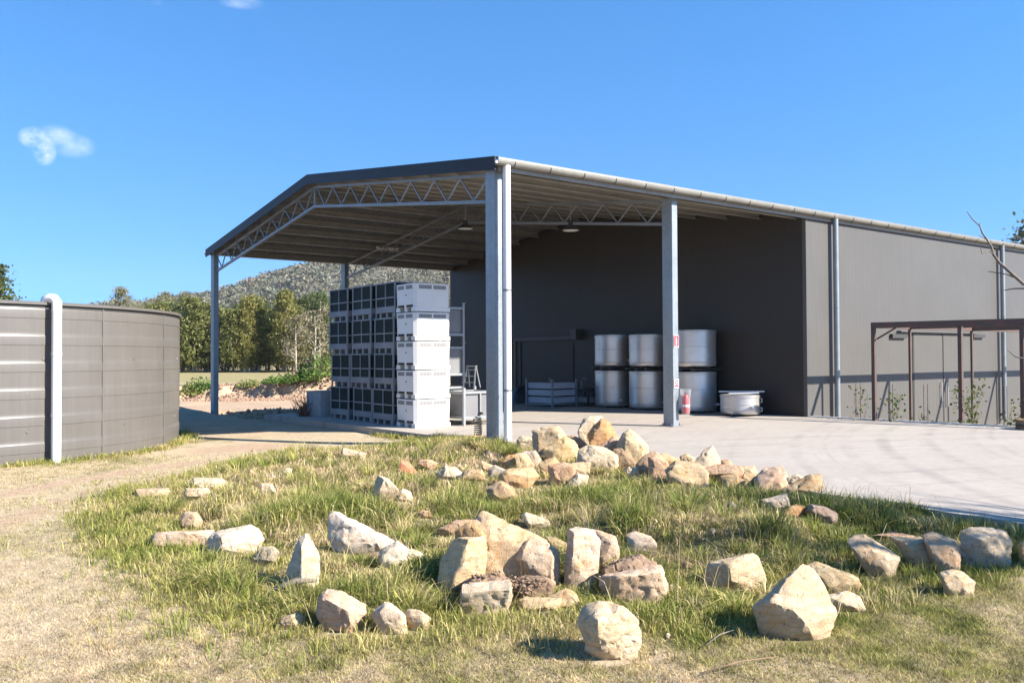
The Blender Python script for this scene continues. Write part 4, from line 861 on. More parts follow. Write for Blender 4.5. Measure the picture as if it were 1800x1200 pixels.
# ------------------------------------------------------------------ sandstone rocks
CREAM, PALE, ORANGE, PINK, GREY, TAN, BROWN = (.50, .385, .25), (.56, .47, .36), (.50, .28, .11), (.50, .33, .225), (.36, .32, .275), (.45, .31, .17), (.26, .17, .10)
CR = {'a': (860, 720, 1/6), 'b': (1140, 740, .2), 'c': (760, 880, .18337), 'd': (960, 900, .21661), 'e': (1200, 920, .2), 'f': (1460, 900, .18889), 'g': (220, 770, .21661), 'h': (480, 880, .2), 'k': (560, 770, .2)}
FOOT = []                                                  # footprints where no grass grows
def rock(label, crop, poly, col, base=None, thick=.75, front=(), seed=0, amp=1.0, extra=None):
    ox, oy, s = CR[crop]; pp = [(ox+x*s, oy+y*s) for x, y in poly]; mx_ = sum(x for x, y in pp)/len(pp); my_ = sum(y for x, y in pp)/len(pp); gk = {'a': 1.22, 'b': 1.22, 'e': 1.12, 'f': 1.13, 'k': 1.2, 'g': 1.15}.get(crop, 1.08); pp = [(mx_+(x-mx_)*gk, my_+(y-my_)*gk) for x, y in pp]
    by = oy+base*s if base is not None else max(y for x, y in pp)+1.5
    cx = sum(x for x, y in pp)/len(pp); cy = sum(y for x, y in pp)/len(pp)
    Pb, dep = hit(cx, by); k = dep/FPX
    wx = (max(x for x, y in pp)-min(x for x, y in pp))*k; hy = (max(y for x, y in pp)-min(y for x, y in pp))*k
    size = math.sqrt(max(wx, .05)*max(hy, .05)); t = thick*min(1.25*size, .62*(wx+hy)/2*1.3); rg = random.Random(seed*17+len(label)*3+int(cx))
    fwd = np.array([hF[0], hF[1], 0]); pts = []
    jit = lambda a: rg.uniform(-a, a); sx_ = jit(.16)*wx/k; sy_ = jit(.10)*hy/k
    yt = min(y for x, y in pp); ff = lambda y: max(0, min(1, (by-y)/max(1e-3, by-yt)))
    for x, y in pp: pts.append(D(x, y, dep+t*(.04+.38*ff(y))))
    fy = hy*.06/k
    for x, y in pp:
        q = (.46 if front else .62)+jit(.16); pts.append(D(cx+sx_+(x-cx)*q, cy+sy_+(y-cy)*q+fy, dep+t*(.22*ff(y)-(.06 if front else .26)+jit(.10))))
        q = .84+jit(.12); pts.append(D(cx+(x-cx)*q, cy+(y-cy)*q-fy*.4, dep+t*(.85+jit(.1))))
    for x, y, d in front: pts.append(D(ox+x*s, oy+y*s, dep+t*(.22*ff(oy+y*s)-d*.85)))
    if base is not None or extra:
        x0, x1 = min(x for x, y in pp), max(x for x, y in pp); zb = Pb[2]-.04
        for x in (x0*.8+x1*.2, x0*.2+x1*.8):
            for dd in (-.25*t, .4*t):
                q = D(x, cy, dep+dd); q[2] = zb; pts.append(q)
    else:                                                  # a buried foot so that no rock floats
        for x, y in pp:
            if y > cy+.25*(by-cy):
                q = D(cx+(x-cx)*.9, y, dep+.1*t); q[2] -= min(.14, .3*hy); pts.append(q)
    c = np.mean(pts, 0); bm = bmesh.new()
    vs = [bm.verts.new(tuple(p-c)) for p in pts]; r = bmesh.ops.convex_hull(bm, input=vs)
    dl = [g for g in r['geom_interior']+r['geom_unused'] if isinstance(g, bmesh.types.BMVert)]
    if dl: bmesh.ops.delete(bm, geom=list(set(dl)), context='VERTS')
    bmesh.ops.dissolve_limit(bm, angle_limit=math.radians(17), verts=bm.verts, edges=bm.edges); bmesh.ops.triangulate(bm, faces=bm.faces)
    tgt = size/17
    for it in range(6):
        es = [e for e in bm.edges if e.calc_length() > tgt*1.5]
        if not es or len(bm.faces) > 4200: break
        bmesh.ops.subdivide_edges(bm, edges=es, cuts=1); bmesh.ops.triangulate(bm, faces=[f for f in bm.faces if len(f.verts) > 3])
    for it in range(2): bmesh.ops.smooth_vert(bm, verts=bm.verts, factor=.26, use_axis_x=True, use_axis_y=True, use_axis_z=True)
    bm.normal_update(); off = Vector((seed*3.1, cx*.05, cy*.07))
    for v in bm.verts:
        p = v.co/size; n = mnoise.fractal(p*1.7+off, 1.0, 2.0, 3); n2 = mnoise.fractal(p*5.5+off, .9, 2.1, 4); rd = 1-abs(mnoise.noise(p*2.6+off*2)); 
        n3 = mnoise.fractal(p*13+off, .8, 2.1, 3); st_ = mnoise.noise(Vector((p.x*1.2, p.y*1.2, p.z*9))+off)
        v.co += v.normal*size*amp*(.012*n+.018*n2+.012*n3+.006*st_-.03*max(0, rd-.86)*6)
    me = bpy.data.meshes.new('sandstone_rock'); bm.to_mesh(me); bm.free(); me.materials.append(M['rock']); me.shade_smooth(); me.set_sharp_from_angle(angle=math.radians(30))
    o = link('sandstone_rock', me, None, tuple(c)); j = 1+rg.uniform(-.08, .08); o.color = (col[0]*j*1.38*AL, col[1]*j*1.34*AL*rg.uniform(.97, 1.03), col[2]*j*1.24*AL*rg.uniform(.94, 1.06), 1)
    tag(o, label, 'rock', 'sandstone rocks on the grassy mound')
    if base is None: FOOT.append((c[0]-hF[0]*.06, c[1]-hF[1]*.06, max(wx*.5, .06), max(t*.55, .06)+.06))
    return o, c, dep
R_ = [
('topmost pale boulder with grey shaded left side on the back pile', 'a', [(955, 215), (1000, 110), (1065, 80), (1170, 80), (1200, 130), (1120, 220), (1030, 250), (975, 250)], PALE, 520, .8),
('yellow-orange block leaning on the topmost pale boulder of the pile', 'a', [(1190, 110), (1265, 160), (1330, 280), (1310, 310), (1200, 360), (1080, 340), (1060, 250), (1100, 190)], ORANGE, 560, .7),
('pinkish flat stone under the yellow-orange block on the pile', 'a', [(1180, 385), (1300, 290), (1370, 310), (1375, 370), (1270, 440)], PINK, 570, .8),
('large square cream block standing left of the pile top', 'a', [(480, 240), (600, 200), (720, 205), (780, 270), (795, 330), (760, 480), (590, 510), (540, 510), (490, 380)], CREAM, 560, .6),
('orange-tan boulder in front of the square cream block', 'a', [(600, 420), (700, 380), (800, 310), (880, 340), (950, 460), (945, 510), (850, 550), (750, 560), (640, 510)], (.60, .42, .20), 590, .7),
('small brown stone wedged behind the orange-tan boulder', 'a', [(800, 300), (880, 280), (960, 310), (1030, 390), (960, 440), (860, 420)], BROWN, 540, .6),
('long pink-white stone lying at the foot of the pile top', 'a', [(970, 440), (1060, 390), (1200, 410), (1330, 480), (1340, 570), (1230, 600), (1080, 570), (960, 545)], PALE, 640, .7),
('large pale wedge with grey back edge right of the pile top', 'a', [(1370, 380), (1420, 270), (1480, 230), (1560, 280), (1650, 380), (1650, 500), (1560, 570), (1430, 470)], CREAM, 600, .8),
('brown undercut slab below the large pale wedge', 'a', [(1320, 430), (1400, 425), (1550, 560), (1540, 610), (1380, 610), (1330, 540)], BROWN, 640, .7),
('tan stone near the white downpipe at the slab edge', 'a', [(300, 330), (340, 290), (470, 310), (500, 430), (380, 450), (300, 410)], CREAM, 470, .8),
('rusty orange block at the left end of the pile', 'a', [(140, 545), (200, 490), (290, 475), (340, 610), (220, 640), (165, 600)], ORANGE, 660, .9),
('cream block touching the rusty orange block', 'a', [(290, 475), (380, 462), (465, 580), (410, 620), (335, 612)], CREAM, 650, .8),
('dark grey stone between cream blocks on the pile', 'a', [(370, 450), (490, 440), (540, 520), (510, 600), (450, 580)], GREY, 620, .8),
('low orange stone in the grass at the front left of the pile', 'a', [(125, 690), (200, 640), (430, 620), (490, 700), (400, 775), (200, 795), (140, 750)], (.56, .36, .2), None, .9),
('upright grey-tan stone in front of the square cream block', 'a', [(545, 560), (680, 510), (735, 570), (710, 660), (590, 710), (550, 650)], TAN, 720, .9),
('wide cream-pink stone at the front foot of the pile', 'a', [(640, 600), (780, 570), (900, 590), (880, 700), (740, 765), (650, 730)], PINK, None, .9),
('small yellowish stone right of the wide cream-pink one', 'a', [(880, 565), (1050, 560), (1045, 660), (940, 680), (880, 650)], CREAM, None, .9),
('grass-striped pale stone at the very front of the pile', 'a', [(820, 795), (930, 680), (1030, 700), (1025, 770), (860, 815)], PALE, None, .9),
('grey stone half buried left of the rusty orange block', 'a', [(0, 630), (60, 590), (170, 640), (130, 690), (0, 695)], GREY, None, .9),
('pale pink stone right below the large pale wedge', 'a', [(1560, 580), (1650, 480), (1740, 450), (1810, 510), (1800, 660), (1600, 670)], PINK, None, .8),
('tan rounded stone in the grass below the left end of the pile', 'k', [(1490, 440), (1600, 385), (1690, 430), (1725, 520), (1590, 555), (1500, 505)], TAN, None, .9),
('small cream wedge left of the grey half buried stone', 'k', [(1440, 205), (1535, 240), (1500, 285), (1440, 265)], CREAM, None, .9),
('pale rounded stone in dry grass left of the pile', 'k', [(1045, 315), (1110, 250), (1190, 255), (1255, 310), (1240, 355), (1060, 350)], PALE, None, .9),
('flat tan stone joined to the pile by its left end', 'k', [(1240, 345), (1310, 275), (1430, 280), (1440, 335), (1300, 355)], TAN, None, .9),
('red-orange stone alone in the dry grass behind', 'k', [(705, 285), (740, 200), (790, 215), (855, 290), (820, 315), (740, 310)], (.55, .22, .11), None, .9),
('low pinkish stone right of the red-orange one', 'k', [(880, 230), (900, 190), (980, 190), (1045, 220), (990, 262)], PINK, None, .9),
('white wedge stone far back near the slab shadow', 'k', [(208, 130), (230, 90), (405, 130), (390, 165), (230, 150)], PALE, None, .9),
('pale peaked stone in the middle of the mound', 'k', [(480, 480), (530, 340), (610, 370), (685, 450), (650, 510), (500, 520)], PALE, None, .9),
('small pale stone touching the pale peaked stone', 'k', [(685, 490), (740, 450), (800, 470), (825, 545), (710, 540)], PALE, None, .9),
('flat pinkish stone sunk in grass left of the pale peaked stone', 'k', [(310, 395), (470, 382), (480, 450), (330, 432)], PINK, None, .9),
('small speckled stone hidden in dry grass at the mound centre', 'k', [(878, 655), (910, 632), (965, 640), (985, 685), (890, 690)], TAN, None, .9),
('tiny pale stone below the tan rounded stone', 'k', [(1520, 575), (1545, 555), (1565, 580), (1550, 605), (1525, 605)], PALE, None, .9),
('tall white boulder with grey left face on the right of the pile', 'b', [(405, 365), (500, 260), (560, 235), (600, 300), (618, 390), (530, 450), (470, 450)], PALE, 500, .8),
('flat brown soil-topped stone right of the tall white boulder', 'b', [(500, 425), (620, 385), (830, 400), (845, 465), (700, 480), (520, 470)], (.42, .29, .19), None, .8),
('wide cream boulder below the tall white boulder', 'b', [(180, 430), (260, 360), (370, 380), (430, 385), (500, 460), (495, 530), (350, 540), (200, 520)], CREAM, None, .8),
('pink-cream stone between the pale wedge and the wide cream boulder', 'b', [(10, 320), (60, 305), (140, 340), (190, 420), (180, 490), (20, 495)], PINK, None, .8),
('flat tan stone on top behind the wide cream boulder', 'b', [(90, 310), (150, 290), (260, 335), (300, 370), (180, 400)], TAN, 460, .8),
('small cream stone beside the left foot of the tall white boulder', 'b', [(285, 310), (340, 290), (400, 325), (390, 370), (320, 380)], CREAM, 460, .8),
('small orange stone behind the soil-topped stone', 'b', [(620, 385), (640, 345), (695, 340), (740, 385), (680, 400)], TAN, 430, .8),
('cream block left of the dark triangular gap', 'b', [(790, 560), (840, 470), (935, 475), (880, 570), (810, 590)], CREAM, None, .9),
('large pinkish peaked stone near the right end of the pile', 'b', [(950, 510), (1030, 430), (1165, 418), (1245, 560), (1130, 645), (1010, 630)], (.58, .40, .28), None, .8),
('crusty brown boulder at the right end of the pile', 'b', [(1190, 600), (1300, 530), (1400, 480), (1490, 480), (1505, 560), (1430, 625), (1200, 640)], (.38, .27, .17), None, .8),
('brown triangular stone in front of the cream block', 'b', [(850, 580), (935, 490), (1010, 630), (880, 630)], BROWN, None, .6),
('white flat-faced stone below the large pinkish peaked stone', 'b', [(1010, 695), (1200, 645), (1235, 745), (1060, 770)], PALE, None, .9),
('small orange stone right of the white flat-faced one', 'b', [(1180, 790), (1290, 740), (1375, 760), (1330, 835), (1220, 830)], ORANGE, None, .9),
('reddish grey stone in grass at the right of the mound', 'b', [(1405, 790), (1440, 740), (1560, 760), (1645, 810), (1640, 860), (1500, 850)], (.36, .26, .21), None, .9),
('round grey stone alone in the green grass', 'b', [(700, 735), (735, 705), (768, 745), (755, 775), (715, 780)], GREY, None, .9),
('big upright boulder with dark left face in the front cluster', 'c', [(65, 770), (85, 590), (210, 370), (330, 345), (480, 350), (512, 430), (505, 690), (350, 720), (200, 840), (110, 850)], (.57, .44, .26), None, .62, ((345, 360, .5), (300, 600, .62), (190, 815, .6))),
('brown wedge lying on top of the big upright boulder', 'c', [(220, 290), (320, 210), (390, 195), (405, 260), (515, 330), (480, 352), (390, 340), (240, 350)], (.46, .29, .14), 800, .9),
('large sloping slab with soil smear at the back of the front cluster', 'c', [(400, 185), (490, 105), (660, 190), (900, 270), (1090, 380), (1090, 430), (840, 560), (640, 640), (500, 690), (490, 440), (400, 260)], (.58, .44, .27), 760, .55),
('rounded tan boulder on the right side of the large sloping slab', 'c', [(795, 540), (850, 440), (950, 350), (1090, 395), (1200, 490), (1220, 690), (1190, 770), (1000, 680), (860, 600)], (.56, .44, .32), None, .6),
('dark stone in the hollow under the large sloping slab', 'c', [(610, 640), (690, 560), (800, 470), (860, 590), (850, 690), (720, 715)], (.33, .24, .18), 740, .5),
('pale block with soil on top at the front left of the cluster', 'c', [(265, 1045), (275, 880), (300, 800), (740, 755), (758, 920), (700, 1005), (480, 1055)], PALE, None, .8, ((275, 880, .62), (560, 860, .62), (745, 850, .5))),
('low flat cream stone in front of the cluster', 'c', [(830, 955), (890, 920), (1100, 918), (1225, 935), (1225, 1015), (1000, 1045), (840, 1015)], CREAM, None, .8),
('rounded cream stone half hidden by straw behind the low flat one', 'c', [(1120, 910), (1280, 840), (1370, 880), (1410, 965), (1260, 1000), (1150, 980)], CREAM, None, .9),
('small pale stone in grass behind the front cluster', 'c', [(858, 145), (900, 108), (1000, 130), (1115, 180), (1125, 225), (940, 245)], PALE, None, .9),
('small yellow-brown stone behind the tall split block', 'c', [(1095, 345), (1180, 345), (1295, 410), (1275, 520), (1140, 430)], (.50, .39, .22), None, .8),
('low pinkish stone behind the brown wedge of the cluster', 'c', [(55, 270), (220, 188), (390, 180), (380, 240), (220, 320), (100, 300)], PINK, None, .7),
('left half of the tall split block in the front cluster', 'd', [(150, 500), (168, 290), (185, 140), (240, 130), (390, 160), (435, 240), (425, 480), (410, 590), (150, 590)], (.60, .48, .40), None, .6, ((222, 165, .5), (215, 360, .55))),
('right half of the tall split block in the front cluster', 'd', [(395, 145), (460, 165), (560, 200), (595, 300), (592, 420), (540, 460), (430, 450), (437, 240)], (.58, .45, .35), 520, .6),
('cream block behind the soil patch of the front cluster', 'd', [(660, 190), (720, 150), (850, 200), (892, 250), (892, 370), (800, 360), (690, 340), (662, 260)], (.60, .49, .38), 400, .8),
('small reddish stone under the cream block behind the soil', 'd', [(765, 335), (830, 335), (900, 380), (880, 405), (800, 400)], (.42, .22, .15), 430, .8),
('big pink-stained block with soil on top right of the split block', 'd', [(440, 520), (560, 505), (800, 480), (920, 430), (978, 600), (960, 690), (800, 710), (560, 710), (450, 600)], (.64, .50, .40), None, .75, ((575, 520, .65), (800, 505, .6), (930, 470, .45))),
('big round knobbly boulder at the very front centre', 'd', [(262, 900), (300, 800), (380, 735), (480, 725), (560, 762), (650, 780), (740, 880), (768, 990), (700, 1105), (520, 1165), (400, 1070), (300, 975)], (.60, .49, .37), None, .85, ((420, 870, .62), (420, 1010, .58)), 3, 1.5),
('small brown stone in the shaded grass right of the soil patch', 'd', [(1100, 420), (1130, 395), (1180, 415), (1185, 450), (1110, 455)], TAN, None, .9),
('tilted cream block in the shaded grass right of the cluster', 'e', [(210, 420), (240, 350), (430, 300), (600, 265), (650, 290), (718, 490), (640, 520), (400, 540), (240, 560)], (.56, .45, .32), None, .75, ((410, 350, .6), (430, 500, .6))),
('big angular boulder with dark lower left face at the front right', 'e', [(648, 740), (730, 670), (1040, 388), (1130, 400), (1240, 580), (1332, 780), (1280, 875), (1200, 955), (1120, 960), (960, 965), (800, 920), (700, 860)], (.60, .475, .34), None, .7, ((760, 675, .55), (980, 765, .66), (1110, 900, .62))),
('brown flat stone behind the big angular boulder', 'e', [(1085, 385), (1180, 340), (1280, 370), (1520, 465), (1545, 525), (1400, 580), (1250, 570), (1150, 450)], (.44, .33, .20), None, .7),
('flat striped-shadow stone right of the big angular boulder', 'e', [(1275, 630), (1440, 598), (1545, 640), (1602, 752), (1480, 740), (1310, 715)], (.58, .48, .38), None, .9),
('dark-topped tilted stone right of the brown flat stone', 'f', [(172, 280), (230, 230), (310, 222), (440, 290), (622, 410), (565, 565), (480, 520), (330, 450), (215, 380)], (.50, .40, .30), None, .7),
('long flat-topped slab between two tilted stones at the right', 'f', [(570, 235), (850, 238), (1010, 370), (1032, 520), (830, 520), (780, 400)], (.55, .44, .33), None, .8),
('squared block behind the right end of the long flat slab', 'f', [(860, 235), (940, 188), (1140, 258), (1195, 330), (1195, 545), (1040, 530), (1015, 380)], (.56, .43, .30), None, .7),
('thin pink stone in the grass left of the long flat slab', 'f', [(405, 215), (560, 183), (820, 220), (700, 262), (560, 258)], PINK, None, .8),
('large rounded boulder at the right edge of the mound', 'f', [(1220, 330), (1232, 190), (1300, 150), (1500, 155), (1620, 190), (1672, 280), (1675, 400), (1600, 480), (1440, 480), (1250, 425)], (.58, .49, .41), None, .75, ((1410, 260, .6),)),
('low peaked stone in front of the squared block', 'f', [(1030, 570), (1130, 540), (1225, 560), (1332, 650), (1315, 715), (1150, 745), (1060, 700)], (.50, .41, .31), None, .9),
('orange stone cut off by the right edge of the picture', 'f', [(1745, 310), (1800, 260), (1870, 290), (1870, 450), (1765, 465)], (.58, .40, .2), None, .9),
('tiny pinkish stone in the grass near the slab edge', 'f', [(795, 85), (850, 62), (915, 70), (920, 100), (830, 110)], PINK, None, .9),
('flat-topped tan stone at the far left of the mound', 'g', [(95, 445), (100, 410), (220, 402), (330, 405), (352, 432), (320, 480), (110, 480)], CREAM, None, .9),
('flat white stone right of the flat-topped tan stone', 'g', [(488, 450), (500, 410), (660, 404), (682, 432), (640, 478), (500, 480)], PALE, None, .9),
('long pale stone at the back left of the mound', 'g', [(548, 355), (570, 320), (680, 318), (780, 328), (822, 358), (800, 392), (620, 392)], PALE, None, .9),
('small bright white stone in tall grass at the left', 'g', [(1085, 395), (1110, 368), (1190, 368), (1215, 425), (1120, 438)], PALE, None, .9),
('tiny white stone farthest up in the tall grass', 'g', [(1268, 268), (1300, 240), (1352, 250), (1342, 292), (1280, 290)], PALE, None, .9),
('tiny pale stone left of the farthest white stone', 'g', [(1158, 312), (1190, 288), (1228, 320), (1200, 340)], PALE, None, .9),
('small grey-pink stone in the dry tussock at the back left', 'g', [(978, 292), (1010, 254), (1052, 280), (1042, 325), (985, 328)], PINK, None, .9),
('rounded striped stone behind the long pink stone', 'g', [(455, 645), (490, 600), (580, 604), (622, 670), (600, 715), (470, 705)], CREAM, None, .9),
('long pink flat stone at the left edge of the mound', 'g', [(240, 805), (270, 768), (420, 755), (560, 733), (690, 750), (692, 825), (540, 840), (300, 858), (250, 838)], (.62, .47, .36), None, .8),
('broad white stone right of the long pink flat stone', 'g', [(688, 825), (740, 768), (1000, 714), (1060, 740), (1102, 820), (1060, 875), (880, 925), (740, 930), (688, 895)], (.66, .57, .48), None, .8, ((775, 800, .55), (790, 900, .55))),
('small pale stone in grass right of the broad white stone', 'g', [(1048, 975), (1100, 888), (1190, 878), (1242, 920), (1195, 1005), (1070, 1018)], PALE, None, .9),
('upright grey and white stone with pointed dark top', 'g', [(1318, 1090), (1380, 960), (1408, 830), (1470, 798), (1522, 880), (1572, 970), (1565, 1110), (1460, 1155), (1380, 1172), (1330, 1140)], (.56, .51, .45), None, .7, ((1430, 880, .5), (1430, 1120, .6))),
('long white wedge slab in the left centre of the mound', 'h', [(498, 125), (525, 93), (680, 155), (880, 260), (1052, 350), (1000, 410), (920, 450), (700, 430), (560, 390), (498, 325)], (.70, .64, .55), None, .55),
('white angular stone at the low end of the long wedge slab', 'h', [(928, 495), (960, 420), (1090, 358), (1172, 410), (1172, 565), (1080, 598), (940, 548)], (.68, .62, .52), None, .8),
('small white point stone at the far right of the wedge slab', 'h', [(1168, 425), (1240, 425), (1332, 470), (1342, 502), (1240, 530), (1180, 530)], (.66, .59, .5), None, .8),
('pink rectangular block with shaded front lying at the front left', 'h', [(393, 1000), (400, 850), (480, 783), (600, 800), (802, 910), (802, 1000), (700, 1112), (640, 1125), (560, 1060), (430, 1040)], (.60, .44, .33), None, .7, ((440, 850, .6), (660, 970, .72), (680, 1090, .6))),
('pinkish-white pointed stone right of the pink rectangular block', 'h', [(868, 1015), (890, 960), (980, 893), (1040, 898), (1152, 1000), (1172, 1125), (1110, 1155), (940, 1085)], (.64, .53, .45), None, .8),
('small white stone at the end of the front left row', 'h', [(1158, 1005), (1180, 948), (1290, 962), (1382, 1030), (1345, 1125), (1220, 1090)], PALE, None, .8),
('small cream stone left of the pink rectangular block', 'h', [(48, 1075), (90, 1020), (200, 983), (262, 1010), (245, 1115), (100, 1118)], CREAM, None, .9),
('small white-grey stone in grass below the pale pink stone', 'a', [(1430, 650), (1480, 610), (1560, 620), (1565, 700), (1490, 712)], PALE, None, .9),
('tan stone under the soil-topped stone of the pile', 'b', [(640, 490), (760, 472), (835, 530), (780, 605), (660, 570)], TAN, None, .9),
('cream stone on the slab side behind the triangular stone', 'b', [(845, 405), (925, 400), (960, 470), (900, 490), (850, 470)], CREAM, 520, .8),
('pale stone showing behind the large pinkish peaked stone', 'b', [(1225, 500), (1300, 470), (1360, 500), (1330, 560), (1250, 560)], PALE, 590, .8),
('tiny white chip on the lawn right of the round knobbly boulder', 'd', [(968, 990), (985, 976), (1008, 990), (1000, 1015), (975, 1015)], PALE, None, .9),
('tiny pale chip on the lawn below the round knobbly boulder', 'd', [(865, 1130), (885, 1112), (902, 1130), (890, 1152)], PALE, None, .9),
('tiny grey chip in the green grass above the shaded tilted block', 'b', [(540, 960), (565, 942), (590, 965), (560, 985)], GREY, None, .9),
]
ROCKS = {}
for i, r in enumerate(R_):
    ROCKS[r[0]] = rock(r[0], r[1], r[2], r[3], r[4], r[5], r[6] if len(r) > 6 else (), (r[7] if len(r) > 7 else i), r[8] if len(r) > 8 else 1.0)
# loose soil tipped over the cluster
def soil(label, pts, crop, n, sp, lift=0.0, z=None):
    ox, oy, s = CR[crop]; V = []; F = []
    ico = bmesh.new(); bmesh.ops.create_icosphere(ico, subdivisions=1, radius=1); iv = np.array([v.co[:] for v in ico.verts]); fi = np.array([[v.index for v in f.verts] for f in ico.faces]); ico.free()
    for i in range(n):
        a, b = rng.integers(0, len(pts), 2); f = rng.uniform(); x = pts[a][0]*(1-f)+pts[b][0]*f; y = pts[a][1]*(1-f)+pts[b][1]*f; dp = pts[a][2]*(1-f)+pts[b][2]*f
        P = D(ox+x*s, oy+y*s, dp); r = rng.uniform(0, 1)**4*.013+.0035; P = P+rng.normal(0, .012, 3)
        V.append(P+iv*r*np.array([[1.25, 1.25, .6]])*rng.uniform(.7, 1.3, (1, 3))*rng.uniform(.75, 1.25, (12, 1))); F.append(fi+12*i)
    tag(link('loose_soil', np_mesh('loose_soil', np.concatenate(V), np.concatenate(F), M['soil'])), label, 'soil', kind='stuff')
def heap(label, crop, poly, base, thick):
    o, c, dp = rock(label, crop, poly, BROWN, base, thick, (), 5, 1.7); o.name = 'loose_soil'; o.data.materials[0] = M['soil']; del o['group']; tag(o, label, 'soil', kind='stuff'); return dp
dA = heap('loose brown soil on the pale front block', 'c', [(300, 835), (310, 770), (420, 715), (600, 700), (735, 745), (745, 800), (520, 838)], 985, 1.5)
dB = heap('loose brown soil between the pink-stained block and the cream block', 'd', [(450, 505), (480, 430), (600, 370), (760, 350), (880, 405), (895, 432), (780, 482), (570, 508)], 640, 1.5)
heap('dark soil and roots in the hollow of the front cluster', 'c', [(770, 760), (900, 715), (1090, 730), (1170, 800), (1000, 880), (820, 870)], 950, 1.2)
dC = ROCKS['large sloping slab with soil smear at the back of the front cluster'][2]
soil('loose soil crumbs strewn over the front cluster', [(300, 835, dA-.1), (740, 800, dA-.1), (420, 720, dA), (600, 700, dA+.1), (1080, 760, dA), (900, 870, dA-.15)], 'c', 500, .008)
# dead branch lying in the grass and twigs
P0, t0 = hit(482, 1052); P1_, t1 = hit(558, 1040)
o = tube([P0+[0, 0, .07], (P0+P1_)/2+[0, 0, .11], P1_+[0, 0, .09]], [.022, .028, .012], 7).build('dead_branch', M['bark'], None, smooth=True); tag(o, 'grey dead branch lying in the grass above the pink rectangular block', 'branch')
P0, t0 = hit(1230, 1192); P1_, t1 = hit(1368, 1162); o = tube([P0+[0, 0, .03], (P0+P1_)/2+[0, 0, .05], P1_+[0, 0, .03]], [.003, .004, .002], 6).build('dry_stick', M['timber'], None, smooth=True); tag(o, 'thin dry stick on the mown lawn at the bottom right', 'stick')
P0, t0 = hit(1240, 1142); P1_, t1 = hit(1290, 1120); o = tube([P0+[0, 0, .03], (P0+P1_)/2+[0, 0, .06], P1_+[0, 0, .05]], [.004, .005, .002], 6).build('dry_stick', M['bark'], None, smooth=True); tag(o, 'short dark stick left of the big angular boulder', 'stick')

# ------------------------------------------------------------------ leafless tree at the right, mostly out of the picture
x, y = fromld(8.7, 6.6); bt = thing('leafless_tree', 'leafless tree whose thin branches reach in from the right edge', 'tree', (x, y, -.25))
bo = np.array([x, y, -.25]); tm = MB().tube([(0, 0, -.2), (.05, .03, .9), (-.05, .1, 1.9)], [.15, .12, .10], 10); rb = random.Random(11); limbs = []
def grow(p, d, L, r, lev, out):
    path = [p]; rr = [r]
    for k in range(4):
        d = (d+Vector((rb.uniform(-.2, .2), rb.uniform(-.2, .2), rb.uniform(-.05, .16)))).normalized(); p = p+d*L/4; path.append(p); rr.append(r*(1-.19*(k+1)))
        if lev < 3:
            for q in range(2 if lev else 1):
                nd_ = (d+Vector((rb.uniform(-1, 1), rb.uniform(-1, 1), rb.uniform(-.3, .6)))*.8).normalized(); grow(p, nd_, L*rb.uniform(.42, .62), rr[-1]*.62, lev+1, out)
    out.tube(path, rr, 6 if lev < 2 else 4, False)
for k in range(8):
    a = 1.1+k*.79; lm_ = MB(); grow(Vector((-.03, .08, 1.4+.08*k)), Vector((math.cos(a)*.8, math.sin(a)*.8, 1.0)).normalized(), 2.8, .10, 0, lm_); lm_.build('limb', M['bark'], bt, smooth=True)
tm.build('trunk', M['bark'], bt, smooth=True)
vb = MB()
def br(pts, r0, r1): 
    q = [tuple(D(a, b, d)-bo) for a, b, d in pts]; vb.tube(q, [r0+(r1-r0)*i/(len(q)-1) for i in range(len(q))], 6, False)
P_ = (D(1800, 500, 8.8)-bo); vb.tube([(-.03, .08, 1.7), tuple(np.array([-.03, .08, 1.7])*.45+P_*.55+[0, 0, -.1]), tuple(P_)], [.05, .03, .017], 7, False)
br([(1800, 500, 8.8), (1782, 484, 8.85), (1757, 462, 8.9), (1746, 447, 8.95), (1743, 434, 8.95), (1735, 421, 9), (1727, 410, 9), (1722, 397, 9), (1709, 385, 9.05), (1700, 372, 9.1)], .017, .004)
br([(1782, 487, 8.85), (1770, 482, 8.9), (1755, 480, 8.9), (1737, 477, 8.95)], .009, .004); br([(1815, 507, 8.7), (1784, 507, 8.8), (1765, 510, 8.9)], .011, .004); br([(1830, 520, 8.7), (1815, 507, 8.7)], .014, .011); br([(1735, 421, 9), (1728, 418, 9), (1721, 414, 9)], .006, .003)
br([(1746, 447, 8.95), (1738, 440, 8.9), (1726, 446, 8.9), (1723, 434, 8.9)], .006, .003); br([(1722, 397, 9), (1723, 391, 9)], .005, .003); br([(1840, 640, 8.3), (1800, 630, 8.4), (1785, 627, 8.4), (1771, 615, 8.4)], .010, .003); br([(1840, 640, 8.3), (2000, 660, 8)], .010, .02)
br([(1850, 440, 8.6), (1800, 424, 8.7), (1790, 417, 8.75), (1769, 420, 8.8)], .012, .004); br([(1850, 440, 8.6), (1900, 500, 8.5), (2000, 560, 8.2)], .012, .03)
vb.build('reaching_branch', M['bark'], bt, smooth=True)

